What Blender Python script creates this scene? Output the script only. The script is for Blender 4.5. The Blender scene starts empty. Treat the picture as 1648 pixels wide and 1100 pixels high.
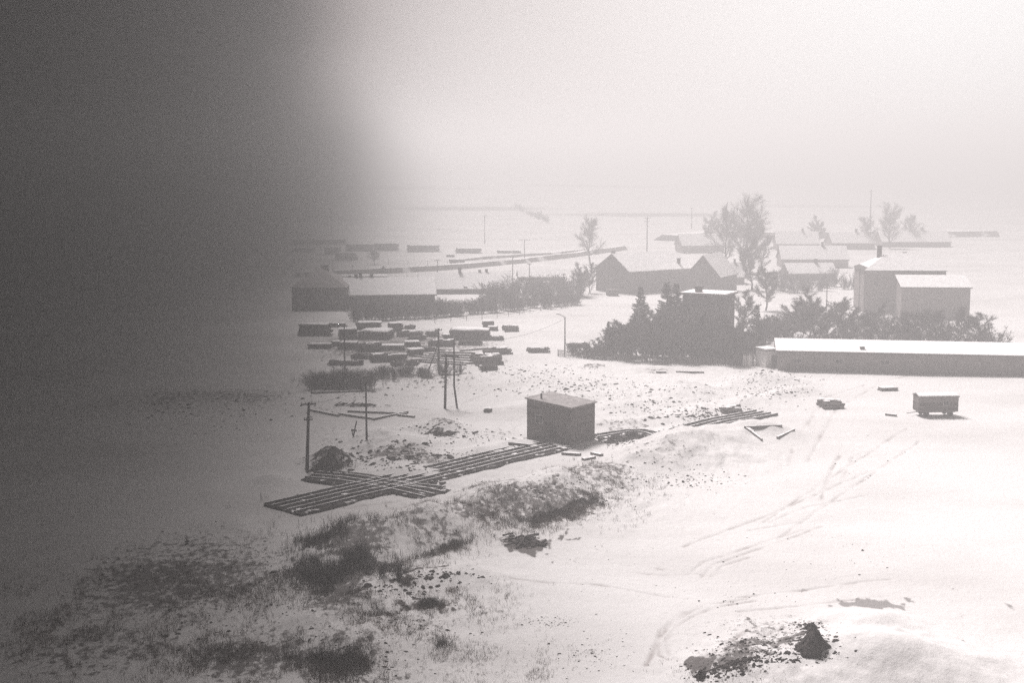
import bpy, math, random
import numpy as np
from mathutils import Vector

# ------------------------------------------------------------------ camera, world, sun, exposure
C = bpy.context.scene.collection
SC = bpy.context.scene
CAM_H = 35.0
F = 2200.0            # focal length in pixels of the 1648 px wide photograph
HZ = 262.0            # horizon row
PITCH = math.atan((550 - HZ) / F)
cam_d = bpy.data.cameras.new('camera')
cam_d.sensor_width = 36.0
cam_d.lens = F / 1648 * 36.0
cam_d.clip_start = 0.5
cam_d.clip_end = 12000
cam = bpy.data.objects.new('camera', cam_d)
cam.location = (0, 0, CAM_H)
cam.rotation_euler = (math.pi / 2 - PITCH, 0, 0)
C.objects.link(cam)
SC.camera = cam

SUN_EL = math.radians(56)
SUN_AZ = math.radians(-24)        # measured from +Y towards +X: ahead of the camera
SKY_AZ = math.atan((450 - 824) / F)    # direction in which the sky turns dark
EDGE_AZ = math.atan((585 - 824) / F)   # direction along which the edge of the added shading wedge runs

world = bpy.data.worlds.new('World')
SC.world = world
world.use_nodes = True
nt = world.node_tree
bg = nt.nodes['Background']
sky = nt.nodes.new('ShaderNodeTexSky')
sky.sky_type = 'NISHITA'
sky.sun_disc = False
sky.sun_elevation = SUN_EL
sky.sun_rotation = SUN_AZ
sky.air_density = 1.0
sky.dust_density = 6.0
hsv = nt.nodes.new('ShaderNodeHueSaturation')
hsv.inputs['Saturation'].default_value = 0.0
nt.links.new(sky.outputs[0], hsv.inputs['Color'])
# overcast: the sun's glow is spread out, an added ramp paints the sky's left dark
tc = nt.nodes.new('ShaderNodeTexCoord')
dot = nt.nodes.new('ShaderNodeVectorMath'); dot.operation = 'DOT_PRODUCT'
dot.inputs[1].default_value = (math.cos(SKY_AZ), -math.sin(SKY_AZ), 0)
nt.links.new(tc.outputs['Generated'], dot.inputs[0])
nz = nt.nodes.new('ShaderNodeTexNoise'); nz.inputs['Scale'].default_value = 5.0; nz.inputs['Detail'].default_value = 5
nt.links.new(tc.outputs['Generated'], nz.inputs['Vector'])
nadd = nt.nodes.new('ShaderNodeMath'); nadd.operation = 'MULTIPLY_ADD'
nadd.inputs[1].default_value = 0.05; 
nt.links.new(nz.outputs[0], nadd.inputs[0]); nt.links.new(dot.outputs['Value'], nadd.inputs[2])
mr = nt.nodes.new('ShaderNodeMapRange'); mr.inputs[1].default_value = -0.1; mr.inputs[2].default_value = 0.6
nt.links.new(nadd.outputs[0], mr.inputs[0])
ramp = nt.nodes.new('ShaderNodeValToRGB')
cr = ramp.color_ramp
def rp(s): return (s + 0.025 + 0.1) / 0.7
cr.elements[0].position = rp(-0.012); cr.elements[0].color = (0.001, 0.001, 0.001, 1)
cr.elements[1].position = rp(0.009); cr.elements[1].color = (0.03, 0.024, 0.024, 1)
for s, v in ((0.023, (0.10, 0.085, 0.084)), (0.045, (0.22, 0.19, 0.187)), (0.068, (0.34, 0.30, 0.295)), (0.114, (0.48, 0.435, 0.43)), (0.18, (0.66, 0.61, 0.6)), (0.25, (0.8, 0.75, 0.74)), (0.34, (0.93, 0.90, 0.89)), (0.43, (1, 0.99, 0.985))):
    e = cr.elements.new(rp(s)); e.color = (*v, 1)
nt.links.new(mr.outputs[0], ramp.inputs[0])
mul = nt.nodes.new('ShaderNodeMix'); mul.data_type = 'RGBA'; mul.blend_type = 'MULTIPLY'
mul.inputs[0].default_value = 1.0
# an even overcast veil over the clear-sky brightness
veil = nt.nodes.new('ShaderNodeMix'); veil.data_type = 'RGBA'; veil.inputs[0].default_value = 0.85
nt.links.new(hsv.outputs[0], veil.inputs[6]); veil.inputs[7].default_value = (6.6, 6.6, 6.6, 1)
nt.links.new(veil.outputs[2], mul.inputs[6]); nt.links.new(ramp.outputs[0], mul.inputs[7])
# sky dimmed overhead, behind and aside, only to cut its light on the ground
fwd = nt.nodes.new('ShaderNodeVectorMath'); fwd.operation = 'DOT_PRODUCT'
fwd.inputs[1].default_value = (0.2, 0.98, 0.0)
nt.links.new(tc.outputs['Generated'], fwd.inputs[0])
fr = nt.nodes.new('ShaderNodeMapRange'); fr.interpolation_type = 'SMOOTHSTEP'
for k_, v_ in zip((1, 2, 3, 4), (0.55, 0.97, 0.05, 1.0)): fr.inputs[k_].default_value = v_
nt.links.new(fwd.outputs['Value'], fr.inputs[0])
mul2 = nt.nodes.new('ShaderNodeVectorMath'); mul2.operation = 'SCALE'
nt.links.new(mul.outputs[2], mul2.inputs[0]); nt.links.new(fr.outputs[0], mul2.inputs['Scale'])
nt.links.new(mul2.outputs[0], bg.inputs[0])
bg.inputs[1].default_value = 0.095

sd = bpy.data.lights.new('sun', 'SUN')
sd.energy = 5.0
sd.angle = math.radians(20)
sd.color = (1.0, 0.955, 0.958)
sun = bpy.data.objects.new('sun', sd)
sdir = Vector((math.sin(SUN_AZ) * math.cos(SUN_EL), math.cos(SUN_AZ) * math.cos(SUN_EL), math.sin(SUN_EL)))
sun.rotation_euler = sdir.to_track_quat('Z', 'Y').to_euler()
sun.location = (0, 0, 200)
C.objects.link(sun)

SC.view_settings.view_transform = 'Standard'
SC.view_settings.look = 'None'
SC.view_settings.exposure = 0.84
SC.view_settings.gamma = 1.0
SC.cycles.use_denoising = False
SC.cycles.volume_bounces = 0
SC.cycles.max_bounces = 6
SC.cycles.transparent_max_bounces = 12

random.seed(7)
RNG = np.random.default_rng(11)

# ------------------------------------------------------------------ helpers
def ray(px, py):
    cx = (px - 824) / F; cy = -(py - 550) / F
    return Vector((cx, math.cos(PITCH) + math.sin(PITCH) * cy, -math.sin(PITCH) + math.cos(PITCH) * cy))

def flat(px, py, z=0.0):
    d = ray(px, py); t = (z - CAM_H) / d.z
    return (d.x * t, d.y * t)

# value noise on a lattice, vectorised
LAT = RNG.random((256, 256))
def vnoise(x, y):
    x = np.asarray(x, float); y = np.asarray(y, float)
    xi = np.floor(x).astype(int); yi = np.floor(y).astype(int)
    fx = x - xi; fy = y - yi
    fx = fx * fx * (3 - 2 * fx); fy = fy * fy * (3 - 2 * fy)
    a = LAT[xi & 255, yi & 255]; b = LAT[(xi + 1) & 255, yi & 255]
    c = LAT[xi & 255, (yi + 1) & 255]; d = LAT[(xi + 1) & 255, (yi + 1) & 255]
    return (a * (1 - fx) + b * fx) * (1 - fy) + (c * (1 - fx) + d * fx) * fy
def fbm(x, y, o=4):
    s = 0; a = 0.5
    for k in range(o):
        s = s + a * (vnoise(x + 17.3 * k, y - 9.1 * k) - 0.5)
        x = x * 2.03; y = y * 2.03; a *= 0.5
    return s

def segd(x, y, pts):
    best = np.full(np.shape(x), 1e9)
    for (ax, ay), (bx, by) in zip(pts[:-1], pts[1:]):
        dx, dy = bx - ax, by - ay; L = dx * dx + dy * dy
        t = np.clip(((x - ax) * dx + (y - ay) * dy) / L, 0, 1)
        best = np.minimum(best, np.hypot(x - ax - t * dx, y - ay - t * dy))
    return best

def PL(*pp): return [flat(*p) for p in pp]
def ell(px, py, rx, ry, s=1.0):
    x, y = flat(px, py)
    return (x, y, rx * y / F, ry * y * y / (F * CAM_H), s)

# long banks: polyline, height, half width
BERMS = [
    (PL((560, 905), (680, 858), (800, 815), (930, 775), (1010, 752), (1100, 722), (1215, 700)), 2.1, 4.6),
    (PL((500, 1010), (640, 945), (740, 925), (790, 935)), 1.2, 2.6),
    (PL((620, 748), (720, 735), (800, 722), (840, 716)), 0.9, 2.0),
    (PL((960, 690), (1080, 680), (1190, 655), (1290, 630)), 0.9, 2.6),
    (PL((820, 668), (960, 640), (1080, 628), (1180, 640)), 0.8, 4.0),
]
MOUNDS = [ell(385, 846, 40, 14, .5), ell(440, 774, 34, 9, .8), ell(1240, 618, 62, 8, 1.7), ell(1010, 665, 70, 14, 1.3), ell(1090, 640, 60, 16, 1.6), ell(600, 712, 40, 14, 1.6),
          ell(655, 722, 46, 16, 1.7), ell(530, 742, 34, 12, 1.7), ell(705, 690, 40, 8, 1.2), ell(650, 760, 60, 10, 0.8),
          ell(1400, 1075, 170, 48, 2.4), ell(1400, 1010, 95, 24, 1.1), ell(1180, 1085, 120, 30, 0.9), ell(1130, 735, 90, 22, 1.2),
          ell(570, 880, 80, 22, 1.3), ell(700, 850, 80, 20, 0.9), ell(860, 805, 90, 20, 0.8), ell(560, 1040, 90, 30, 1.0),
          ell(955, 590, 30, 5, 0.5), ell(1050, 594, 40, 5, 0.5), ell(900, 620, 90, 12, 0.7)]
ROUGH = [ell(1000, 640, 230, 55), ell(640, 725, 150, 45), ell(850, 800, 260, 55), ell(640, 960, 190, 150), ell(1130, 735, 110, 35),
         ell(1230, 612, 80, 22), ell(1250, 1060, 180, 60), ell(700, 610, 140, 30)]
# wheel tracks pressed in the snow
TRK = [PL((1100, 1085), (1060, 1060), (1058, 1030), (1085, 1000), (1130, 975), (1200, 965)),
       PL((1112, 1090), (1075, 1060), (1072, 1030), (1098, 1003), (1145, 978), (1215, 968)),
       PL((1040, 1075), (1065, 1015), (1105, 985)),
       PL((1108, 925), (1130, 905), (1175, 892), (1215, 878), (1290, 855)),
       PL((1128, 930), (1150, 908), (1190, 895), (1235, 880), (1320, 850)),
       PL((1145, 928), (1165, 910), (1205, 898)),
       PL((1030, 922), (1070, 926), (1108, 925)), PL((1060, 915), (1120, 924)),
       PL((1190, 962), (1300, 950), (1390, 937), (1430, 934)), PL((1190, 985), (1300, 975), (1420, 962)),
       PL((1278, 720), (1268, 752)), PL((1350, 735), (1332, 772), (1322, 808)), PL((1372, 738), (1358, 772)),
       PL((1290, 700), (1330, 640), (1390, 620)), PL((1300, 745), (1345, 660), (1420, 615), (1480, 600)),
       PL((1240, 842), (1300, 818), (1390, 800)), PL((1205, 855), (1290, 842)),
       PL((520, 840), (640, 820), (780, 790), (900, 752)), PL((520, 852), (650, 832), (790, 800)),
       PL((560, 818), (640, 808), (720, 800)), PL((1120, 1085), (1180, 1050), (1260, 1015)), PL((1150, 1060), (1200, 1020), (1240, 1005)),
       PL((1230, 842), (1460, 690)), PL((1250, 870), (1480, 712)), PL((1100, 880), (1240, 830), (1400, 760)), PL((820, 935), (960, 940), (1100, 965)),
       PL((640, 655), (760, 668), (850, 668)), PL((600, 700), (700, 668), (850, 610), (960, 600))]

def hfun(x, y):
    x = np.asarray(x, float); y = np.asarray(y, float)
    z = 0.45 * fbm(x / 38, y / 38, 3) + 0.10 * fbm(x / 4.0 + 40, y / 5.0, 3)
    rough = np.zeros_like(z)
    for cx, cy, sx, sy, s in ROUGH:
        rough = np.maximum(rough, np.exp(-(((x - cx) / sx) ** 2 + ((y - cy) / sy) ** 2)))
    z = z + rough * (1.35 * np.abs(fbm(x / 2.6, y / 4.2 + 7, 4)) + 0.8 * fbm(x / 7 + 3, y / 7, 3))
    for pts, h, w in BERMS:
        d = segd(x, y, pts)
        z = z + h * np.exp(-(d / w) ** 2) * (0.75 + 1.0 * fbm(x / 5, y / 5 + 30, 3))
    for cx, cy, sx, sy, h in MOUNDS:
        q = np.sqrt(((x - cx) / sx) ** 2 + ((y - cy) / sy) ** 2)
        q = q * (1 + 0.5 * fbm(x / 3.1 + 9, y / 3.1, 3))
        z = z + h * np.exp(-q * q * 1.2)
    # far hills
    far = np.clip((y - 620) / 1800, 0, 1)
    z = z + far * (20 + 34 * (vnoise(x / 700 + 5.2, y / 900 + 2.7))) * (0.35 + 0.65 * far)
    return z

def G(px, py, dz=0.0):
    """the point of the ground seen at a pixel of the photograph"""
    z = 0.0
    for _ in range(8):
        x, y = flat(px, py, z)
        z = float(hfun(x, y))
    return Vector((x, y, z + dz))

def ztop(px, py, Y):
    d = ray(px, py); return CAM_H + Y * d.z / d.y
def xat(px, py, Y):
    d = ray(px, py); return Y * d.x / d.y
def pxof(p):
    cz = (p.y * math.cos(PITCH) - (p.z - CAM_H) * math.sin(PITCH))
    return 824 + F * p.x / cz

# ------------------------------------------------------------------ materials
def mat(name, col, rough=0.9, var=0.25, scale=3.0, col2=None, bump=0.0, snow=0.0, stretch=None, snow_scale=1.2):
    m = bpy.data.materials.new(name); m.use_nodes = True
    n = m.node_tree.nodes; l = m.node_tree.links
    b = n['Principled BSDF']; b.inputs['Roughness'].default_value = rough
    b.inputs['Specular IOR Level'].default_value = 0.15
    t = n.new('ShaderNodeTexCoord'); mp = n.new('ShaderNodeMapping'); l.new(t.outputs['Object'], mp.inputs[0])
    if stretch: mp.inputs['Scale'].default_value = stretch
    z = n.new('ShaderNodeTexNoise'); z.inputs['Scale'].default_value = scale; z.inputs['Detail'].default_value = 6
    l.new(mp.outputs[0], z.inputs['Vector'])
    r = n.new('ShaderNodeValToRGB'); l.new(z.outputs[0], r.inputs[0])
    c2 = col2 or tuple(min(1, c * (1 + var)) for c in col); c1 = tuple(c * (1 - var) for c in col)
    r.color_ramp.elements[0].position = 0.32; r.color_ramp.elements[0].color = (*c1, 1)
    r.color_ramp.elements[1].position = 0.68; r.color_ramp.elements[1].color = (*c2, 1)
    out = r.outputs[0]
    if snow > 0:
        z2 = n.new('ShaderNodeTexNoise'); z2.inputs['Scale'].default_value = snow_scale; z2.inputs['Detail'].default_value = 5
        l.new(t.outputs['Object'], z2.inputs['Vector'])
        mr_ = n.new('ShaderNodeMapRange'); l.new(z2.outputs[0], mr_.inputs[0])
        mr_.inputs[1].default_value = 1 - snow - 0.03; mr_.inputs[2].default_value = 1 - snow + 0.05
        mx = n.new('ShaderNodeMix'); mx.data_type = 'RGBA'
        l.new(mr_.outputs[0], mx.inputs[0]); l.new(out, mx.inputs[6]); mx.inputs[7].default_value = (0.78, 0.76, 0.755, 1)
        out = mx.outputs[2]
    l.new(out, b.inputs['Base Color'])
    if bump:
        bp = n.new('ShaderNodeBump'); bp.inputs['Strength'].default_value = bump; bp.inputs['Distance'].default_value = 0.1
        l.new(z.outputs[0], bp.inputs['Height']); l.new(bp.outputs[0], b.inputs['Normal'])
    return m

M = dict(
    roofsnow=mat('roof_snow', (0.76, 0.74, 0.735), var=0.07, scale=0.9, bump=0.3),
    thinsnow=mat('thin_snow', (0.5, 0.48, 0.47), var=0.25, scale=0.8, snow=0.55),
    board=mat('dark_board', (0.05, 0.043, 0.042), var=0.45, scale=3, stretch=(1, 1, 8)),
    tar=mat('tar_board', (0.125, 0.11, 0.105), var=0.3, scale=2.2, stretch=(1, 1, 5), bump=0.2),
    cladding=mat('weathered_cladding', (0.21, 0.185, 0.18), var=0.5, scale=2.5, stretch=(1, 1, 4)),
    tarroof=mat('tar_roof', (0.27, 0.25, 0.245), var=0.3, scale=1.5),
    plank=mat('grey_plank', (0.11, 0.098, 0.094), var=0.4, scale=4),
    steel=mat('dark_steel', (0.035, 0.031, 0.031), var=0.4, scale=3, rough=0.7),
    soil=mat('bare_soil', (0.045, 0.038, 0.036), var=0.5, scale=4, bump=0.5),
    bed=mat('shade_dark_bed', (0.035, 0.03, 0.029), var=0.5, scale=2.5, bump=0.4, snow=0.40, snow_scale=0.9),  # track bed, its dark colour stands in for shaded gaps between rails
    bark=mat('bark', (0.045, 0.038, 0.038), var=0.4, scale=4),
    twig=mat('twig', (0.085, 0.074, 0.074), var=0.3, scale=0.7),
    needle=mat('needle', (0.035, 0.036, 0.034), var=0.4, scale=1.2),
    grass=mat('dry_grass', (0.16, 0.13, 0.115), var=0.45, scale=0.25),
    weed=mat('weed', (0.055, 0.045, 0.042), var=0.4, scale=0.3),
    brick=mat('dull_wall', (0.10, 0.088, 0.085), var=0.25, scale=1.2),
    brickdark=mat('dark_wall', (0.055, 0.048, 0.047), var=0.3, scale=1.0),
    plaster=mat('plaster', (0.2, 0.18, 0.175), var=0.2, scale=0.8),
    pale=mat('pale_wall', (0.45, 0.43, 0.42), var=0.12, scale=0.8),
    glass=mat('window_glass', (0.012, 0.012, 0.013), rough=0.4, var=0.2, scale=1),
    frame=mat('window_frame', (0.42, 0.4, 0.39), var=0.15, scale=2),
    pole=mat('pole_wood', (0.04, 0.035, 0.035), var=0.35, scale=4, stretch=(3, 3, 0.5)),
    concrete=mat('concrete', (0.22, 0.205, 0.2), var=0.2, scale=3),
    white=mat('white_board', (0.7, 0.68, 0.67), var=0.08, scale=2),
)

# ------------------------------------------------------------------ mesh builder
class MB:
    def __init__(s): s.v = []; s.f = []; s.m = []
    def add(s, vs, fs, mi=0):
        o = len(s.v); s.v += [tuple(p) for p in vs]; s.f += [tuple(i + o for i in q) for q in fs]; s.m += [mi] * len(fs)
    def box(s, c, size, rz=0.0, mi=0, top=None):
        cx, cy, cz = c; sx, sy, sz = (k / 2 for k in size); ca, sa = math.cos(rz), math.sin(rz)
        vs = []
        for dz in (-sz, sz):
            for dx, dy in ((-sx, -sy), (sx, -sy), (sx, sy), (-sx, sy)):
                vs.append((cx + dx * ca - dy * sa, cy + dx * sa + dy * ca, cz + dz))
        s.add(vs, [(3, 2, 1, 0)], mi); o = len(s.v) - 8
        s.f += [tuple(o + i for i in q) for q in ((0, 1, 5, 4), (1, 2, 6, 5), (2, 3, 7, 6), (3, 0, 4, 7))]; s.m += [mi] * 4
        s.f.append((o + 4, o + 5, o + 6, o + 7)); s.m.append(mi if top is None else top)
    def tube(s, a, b, r0, r1, n=5, mi=0, cap=True):
        a = Vector(a); b = Vector(b); d = (b - a)
        if d.length < 1e-6: return
        d.normalize(); u = d.orthogonal().normalized(); w = d.cross(u)
        vs = []
        for p, r in ((a, r0), (b, r1)):
            for k in range(n):
                t = 2 * math.pi * k / n; vs.append(p + (u * math.cos(t) + w * math.sin(t)) * r)
        fs = [(k, (k + 1) % n, n + (k + 1) % n, n + k) for k in range(n)]
        if cap: fs += [tuple(range(n - 1, -1, -1)), tuple(range(n, 2 * n))]
        s.add(vs, fs, mi)
    def path(s, pts, r, n=5, mi=0):
        for a, b in zip(pts[:-1], pts[1:]): s.tube(a, b, r, r, n, mi)
    def poly(s, pts, mi=0): s.add(pts, [tuple(range(len(pts)))], mi)
    def build(s, name, mats, parent=None, smooth=False):
        me = bpy.data.meshes.new(name); me.from_pydata(s.v, [], s.f)
        for mm in (mats if isinstance(mats, (list, tuple)) else [mats]): me.materials.append(mm)
        me.polygons.foreach_set('material_index', s.m)
        if smooth: me.polygons.foreach_set('use_smooth', [True] * len(s.f))
        me.update()
        o = bpy.data.objects.new(name, me); C.objects.link(o)
        if parent is not None: o.parent = parent
        return o

def tag(o, label=None, cat=None, group=None, kind=None):
    if label: o['label'] = label
    if cat: o['category'] = cat
    if group: o['group'] = group
    if kind: o['kind'] = kind
    return o
def empty(name, loc, rz=0.0, label=None, cat=None, group=None, scale=None):
    o = bpy.data.objects.new(name, None); o.location = loc; o.rotation_euler = (0, 0, rz); o.empty_display_size = 0.5
    if scale: o.scale = scale
    C.objects.link(o); return tag(o, label, cat, group)
def copy_tree(o, loc, rz, scale, label, group=None, cat=None):
    c = o.copy(); C.objects.link(c); c.location = loc; c.rotation_euler = (0, 0, rz); c.scale = scale
    tag(c, label, cat, group)
    for ch in list(o.children):
        k = ch.copy(); C.objects.link(k); k.parent = c
        for g in list(ch.children):
            q = g.copy(); C.objects.link(q); q.parent = k
    return c
USED = set()
class Kind:
    """first placement moves the prototype itself, later ones copy it"""
    def __init__(s, root): s.root = root; s.used = False
    def place(s, loc, rz, scale, label, group=None, cat=None):
        if isinstance(scale, (int, float)): scale = (scale,) * 3
        if not s.used:
            s.used = True; r = s.root; r.location = loc; r.rotation_euler = (0, 0, rz); r.scale = scale
            tag(r, label, cat, group); return r
        return copy_tree(s.root, loc, rz, scale, label, group, cat)

# ------------------------------------------------------------------ ground
DIRT = [  # ellipses where the snow is thin or blown off
    ell(570, 890, 80, 38, 1.0), ell(540, 960, 60, 60, 0.9), ell(690, 870, 70, 28, 0.75), ell(640, 925, 90, 18, 0.6), ell(865, 820, 120, 26, 0.85), ell(960, 775, 80, 26, 0.78), ell(790, 798, 60, 12, .6), ell(1060, 745, 80, 20, .5),
    ell(950, 815, 50, 18, 0.75), ell(740, 845, 70, 18, 0.8), ell(690, 976, 26, 8, 0.9), ell(650, 1010, 110, 40, 0.5), ell(560, 1070, 80, 50, 0.75),
    ell(700, 1075, 120, 30, 0.45), ell(530, 748, 40, 14, 1.0), ell(640, 740, 75, 12, 0.9), ell(690, 742, 50, 9, 0.7), ell(715, 688, 32, 7, 0.9), ell(600, 718, 28, 8, 0.5),
    ell(650, 372, 200, 5, .55), ell(900, 385, 160, 4, .5), ell(760, 345, 150, 3, 1.0), ell(1050, 352, 200, 3, 1.0), ell(600, 322, 220, 3, 1.0), ell(1300, 340, 200, 3, .7), ell(960, 318, 160, 2, 1.0), ell(650, 430, 150, 4, .5), ell(860, 436, 140, 4, .4), ell(1200, 450, 120, 8, .4), ell(1320, 470, 90, 8, .4),
    ell(640, 555, 170, 30, 0.9), ell(760, 580, 70, 12, 0.7), ell(300, 930, 230, 90, 0.8), ell(420, 1060, 140, 60, 0.8), ell(150, 1040, 200, 80, 0.6), ell(330, 640, 190, 20, 0.7), ell(840, 1060, 260, 50, 0.32), ell(740, 990, 130, 40, 0.38), ell(1230, 1010, 120, 26, 0.5), ell(1320, 800, 150, 60, 0.16), ell(1150, 640, 120, 26, 0.36), ell(820, 700, 60, 14, 0.4), ell(560, 700, 80, 26, 0.45),
    ell(545, 615, 62, 18, 1.0), ell(620, 605, 60, 16, 0.75), ell(680, 600, 70, 14, 0.5), ell(520, 660, 40, 6, 0.6), ell(860, 610, 90, 22, 0.36), ell(1000, 640, 200, 40, 0.34), ell(1140, 680, 50, 10, 0.5), ell(1000, 692, 60, 8, 0.7),
    ell(1230, 1050, 95, 28, 0.85), ell(1180, 1085, 80, 20, 0.9), ell(1130, 735, 90, 20, 0.3), ell(1240, 615, 60, 16, 0.42), ell(1060, 600, 30, 4, 0.6), ell(955, 592, 24, 4, 0.7),
    ell(1150, 970, 90, 12, 0.2), ell(740, 590, 90, 10, 0.35), ell(590, 1090, 200, 30, 0.55), ell(880, 1010, 50, 10, 0.35), ell(930, 1065, 80, 16, 0.35), ell(620, 540, 140, 14, 0.4),
    ell(880, 780, 30, 6, 0.4), ell(1090, 770, 60, 12, 0.4)]
BARE_AND_SHADE = [ell(1300, 1036, 30, 10, 0.9), ell(648, 950, 16, 6, 1.0), ell(662, 930, 26, 5, 1.0), ell(850, 874, 34, 10, 0.9), ell(1130, 1088, 20, 8, 0.9),
        ell(1405, 977, 52, 9, 0.65), ell(1190, 1070, 30, 8, 0.8), ell(712, 918, 14, 4, 1.0), ell(690, 978, 22, 7, 1.0)]  # first ellipse here paints a grey shadow shape, the others bare ground

def build_ground():
    y_rows = np.concatenate([np.array([2.0, 8, 16, 26, 38, 50, 60, 68, 75]), F * CAM_H / (np.linspace(1200, 281, 800) - HZ)])
    t = np.linspace(-0.42, 0.42, 1080)
    side = np.linspace(0.45, 1.5, 36)
    t = np.concatenate([-side[::-1], t, side])
    Y, T = np.meshgrid(y_rows, t, indexing='ij')
    X = Y * T
    nr, nc = X.shape
    xf, yf = X.ravel(), Y.ravel()
    z = hfun(xf, yf)
    trk = np.zeros_like(z)
    for pts in TRK:
        xs = [p[0] for p in pts]; ys = [p[1] for p in pts]
        sel = (xf > min(xs) - 3) & (xf < max(xs) + 3) & (yf > min(ys) - 6) & (yf < max(ys) + 6)
        d = segd(xf[sel] + 0.5 * fbm(xf[sel] / 3, yf[sel] / 3, 2), yf[sel], pts)
        w = 0.16 + 0.0006 * yf[sel]
        br = np.clip(0.75 + 2.6 * fbm(xf[sel] / 1.6 + 3, yf[sel] / 3.0, 3), 0, 1)
        trk[sel] = np.maximum(trk[sel], np.exp(-(d / w) ** 2) * br)
    z = z - 0.08 * trk
    dirt = np.zeros_like(z)
    for cx, cy, sx, sy, s in DIRT:
        dirt = np.maximum(dirt, s * np.exp(-(((xf - cx) / sx) ** 2 + ((yf - cy) / sy) ** 2) ** 1.5 * 0.8))
    bare = np.zeros_like(z)
    for cx, cy, sx, sy, s in BARE_AND_SHADE:
        q = np.hypot((xf - cx) / sx, (yf - cy) / sy) * (1 + 2.4 * fbm(xf / 1.1, yf / 2.6, 4)) + 0.7 * (fbm(xf / 0.35, yf / 0.8, 3))
        bare = np.maximum(bare, s * np.clip((1.0 - q) * 5, 0, 1))
    me = bpy.data.meshes.new('snowy_ground')
    me.vertices.add(nr * nc)
    co = np.empty((nr * nc, 3)); co[:, 0] = xf; co[:, 1] = yf; co[:, 2] = z
    me.vertices.foreach_set('co', co.ravel())
    i = np.arange(nr - 1)[:, None] * nc + np.arange(nc - 1)[None, :]
    q = np.stack([i, i + 1, i + nc + 1, i + nc], -1).reshape(-1, 4)
    me.loops.add(q.size); me.polygons.add(len(q))
    me.loops.foreach_set('vertex_index', q.ravel())
    me.polygons.foreach_set('loop_start', np.arange(len(q)) * 4)
    me.polygons.foreach_set('use_smooth', np.ones(len(q), bool))
    for nm, arr in (('dirt', dirt), ('bare', bare), ('track', trk)):
        a = me.attributes.new(nm, 'FLOAT', 'POINT'); a.data.foreach_set('value', arr.astype(np.float32))
    me.update(calc_edges=True)
    m = bpy.data.materials.new('snow_ground'); m.use_nodes = True
    n = m.node_tree.nodes; l = m.node_tree.links; b = n['Principled BSDF']
    b.inputs['Roughness'].default_value = 0.85; b.inputs['Specular IOR Level'].default_value = 0.15
    tcn = n.new('ShaderNodeTexCoord')
    def noise(sc, det=6, rg=0.6, stretch=(1, 1, 1)):
        mp = n.new('ShaderNodeMapping'); mp.inputs['Scale'].default_value = stretch; l.new(tcn.outputs['Object'], mp.inputs[0])
        z_ = n.new('ShaderNodeTexNoise'); z_.inputs['Scale'].default_value = sc; z_.inputs['Detail'].default_value = det; z_.inputs['Roughness'].default_value = rg
        l.new(mp.outputs[0], z_.inputs['Vector']); return z_.outputs[0]
    def attr(nm):
        a = n.new('ShaderNodeAttribute'); a.attribute_name = nm; return a.outputs['Fac']
    def mth(op, *ins):
        q_ = n.new('ShaderNodeMath'); q_.operation = op
        for k, v in enumerate(ins):
            if isinstance(v, (int, float)): q_.inputs[k].default_value = v
            else: l.new(v, q_.inputs[k])
        return q_.outputs[0]
    def mapr(v, a0, a1, b0=0.0, b1=1.0):
        q_ = n.new('ShaderNodeMapRange'); l.new(v, q_.inputs[0])
        for k, w in zip((1, 2, 3, 4), (a0, a1, b0, b1)): q_.inputs[k].default_value = w
        return q_.outputs[0]
    nf = noise(1.5, 10, 0.72, (1, 0.6, 1)); nb = noise(0.12, 5)
    # speckle: thin snow shows more soil where 'dirt' is high
    base = mth('ADD', mth('MULTIPLY', nf, 1.0), mth('MULTIPLY', mth('SUBTRACT', nb, 0.5), 0.35))
    thr = mapr(attr('dirt'), 0.0, 1.0, 0.74, 0.37)
    soilf = mapr(mth('SUBTRACT', base, thr), -0.03, 0.07)
    soilf = mth('MULTIPLY', soilf, mapr(attr('dirt'), 0.02, 0.2))
    soilf = mth('MAXIMUM', mth('MULTIPLY', soilf, 0.85), attr('bare'))
    n3 = noise(0.35, 7, 0.65, (1, 0.4, 1))
    trf = mth('MULTIPLY', attr('track'), mapr(n3, 0.42, 0.6))
    def mix(f, a, c2):
        q_ = n.new('ShaderNodeMix'); q_.data_type = 'RGBA'; l.new(f, q_.inputs[0])
        if isinstance(a, tuple): q_.inputs[6].default_value = (*a, 1)
        else: l.new(a, q_.inputs[6])
        q_.inputs[7].default_value = (*c2, 1); return q_.outputs[2]
    sn = mix(mapr(noise(0.05, 7, 0.6, (0.6, 1, 1)), 0.4, 0.68), (0.62, 0.60, 0.59), (0.50, 0.48, 0.47))
    sn = mix(mth('MULTIPLY', mapr(noise(1.3, 10, 0.75), 0.56, 0.74), 0.6), sn, (0.42, 0.39, 0.38))
    sn = mix(mth('MULTIPLY', trf, 0.75), sn, (0.28, 0.25, 0.24))
    # wind-packed fields far off: thin stubble shows through
    col = mix(soilf, sn, (0.055, 0.045, 0.042))
    l.new(col, b.inputs['Base Color'])
    bp = n.new('ShaderNodeBump'); bp.inputs['Strength'].default_value = 0.5; bp.inputs['Distance'].default_value = 0.35
    l.new(nf, bp.inputs['Height']); l.new(bp.outputs[0], b.inputs['Normal'])
    me.materials.append(m)
    o = bpy.data.objects.new('snowy_ground', me); C.objects.link(o)
    tag(o, 'snow covered waste ground with thin patches and wheel tracks', kind='structure')
build_ground()

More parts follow.
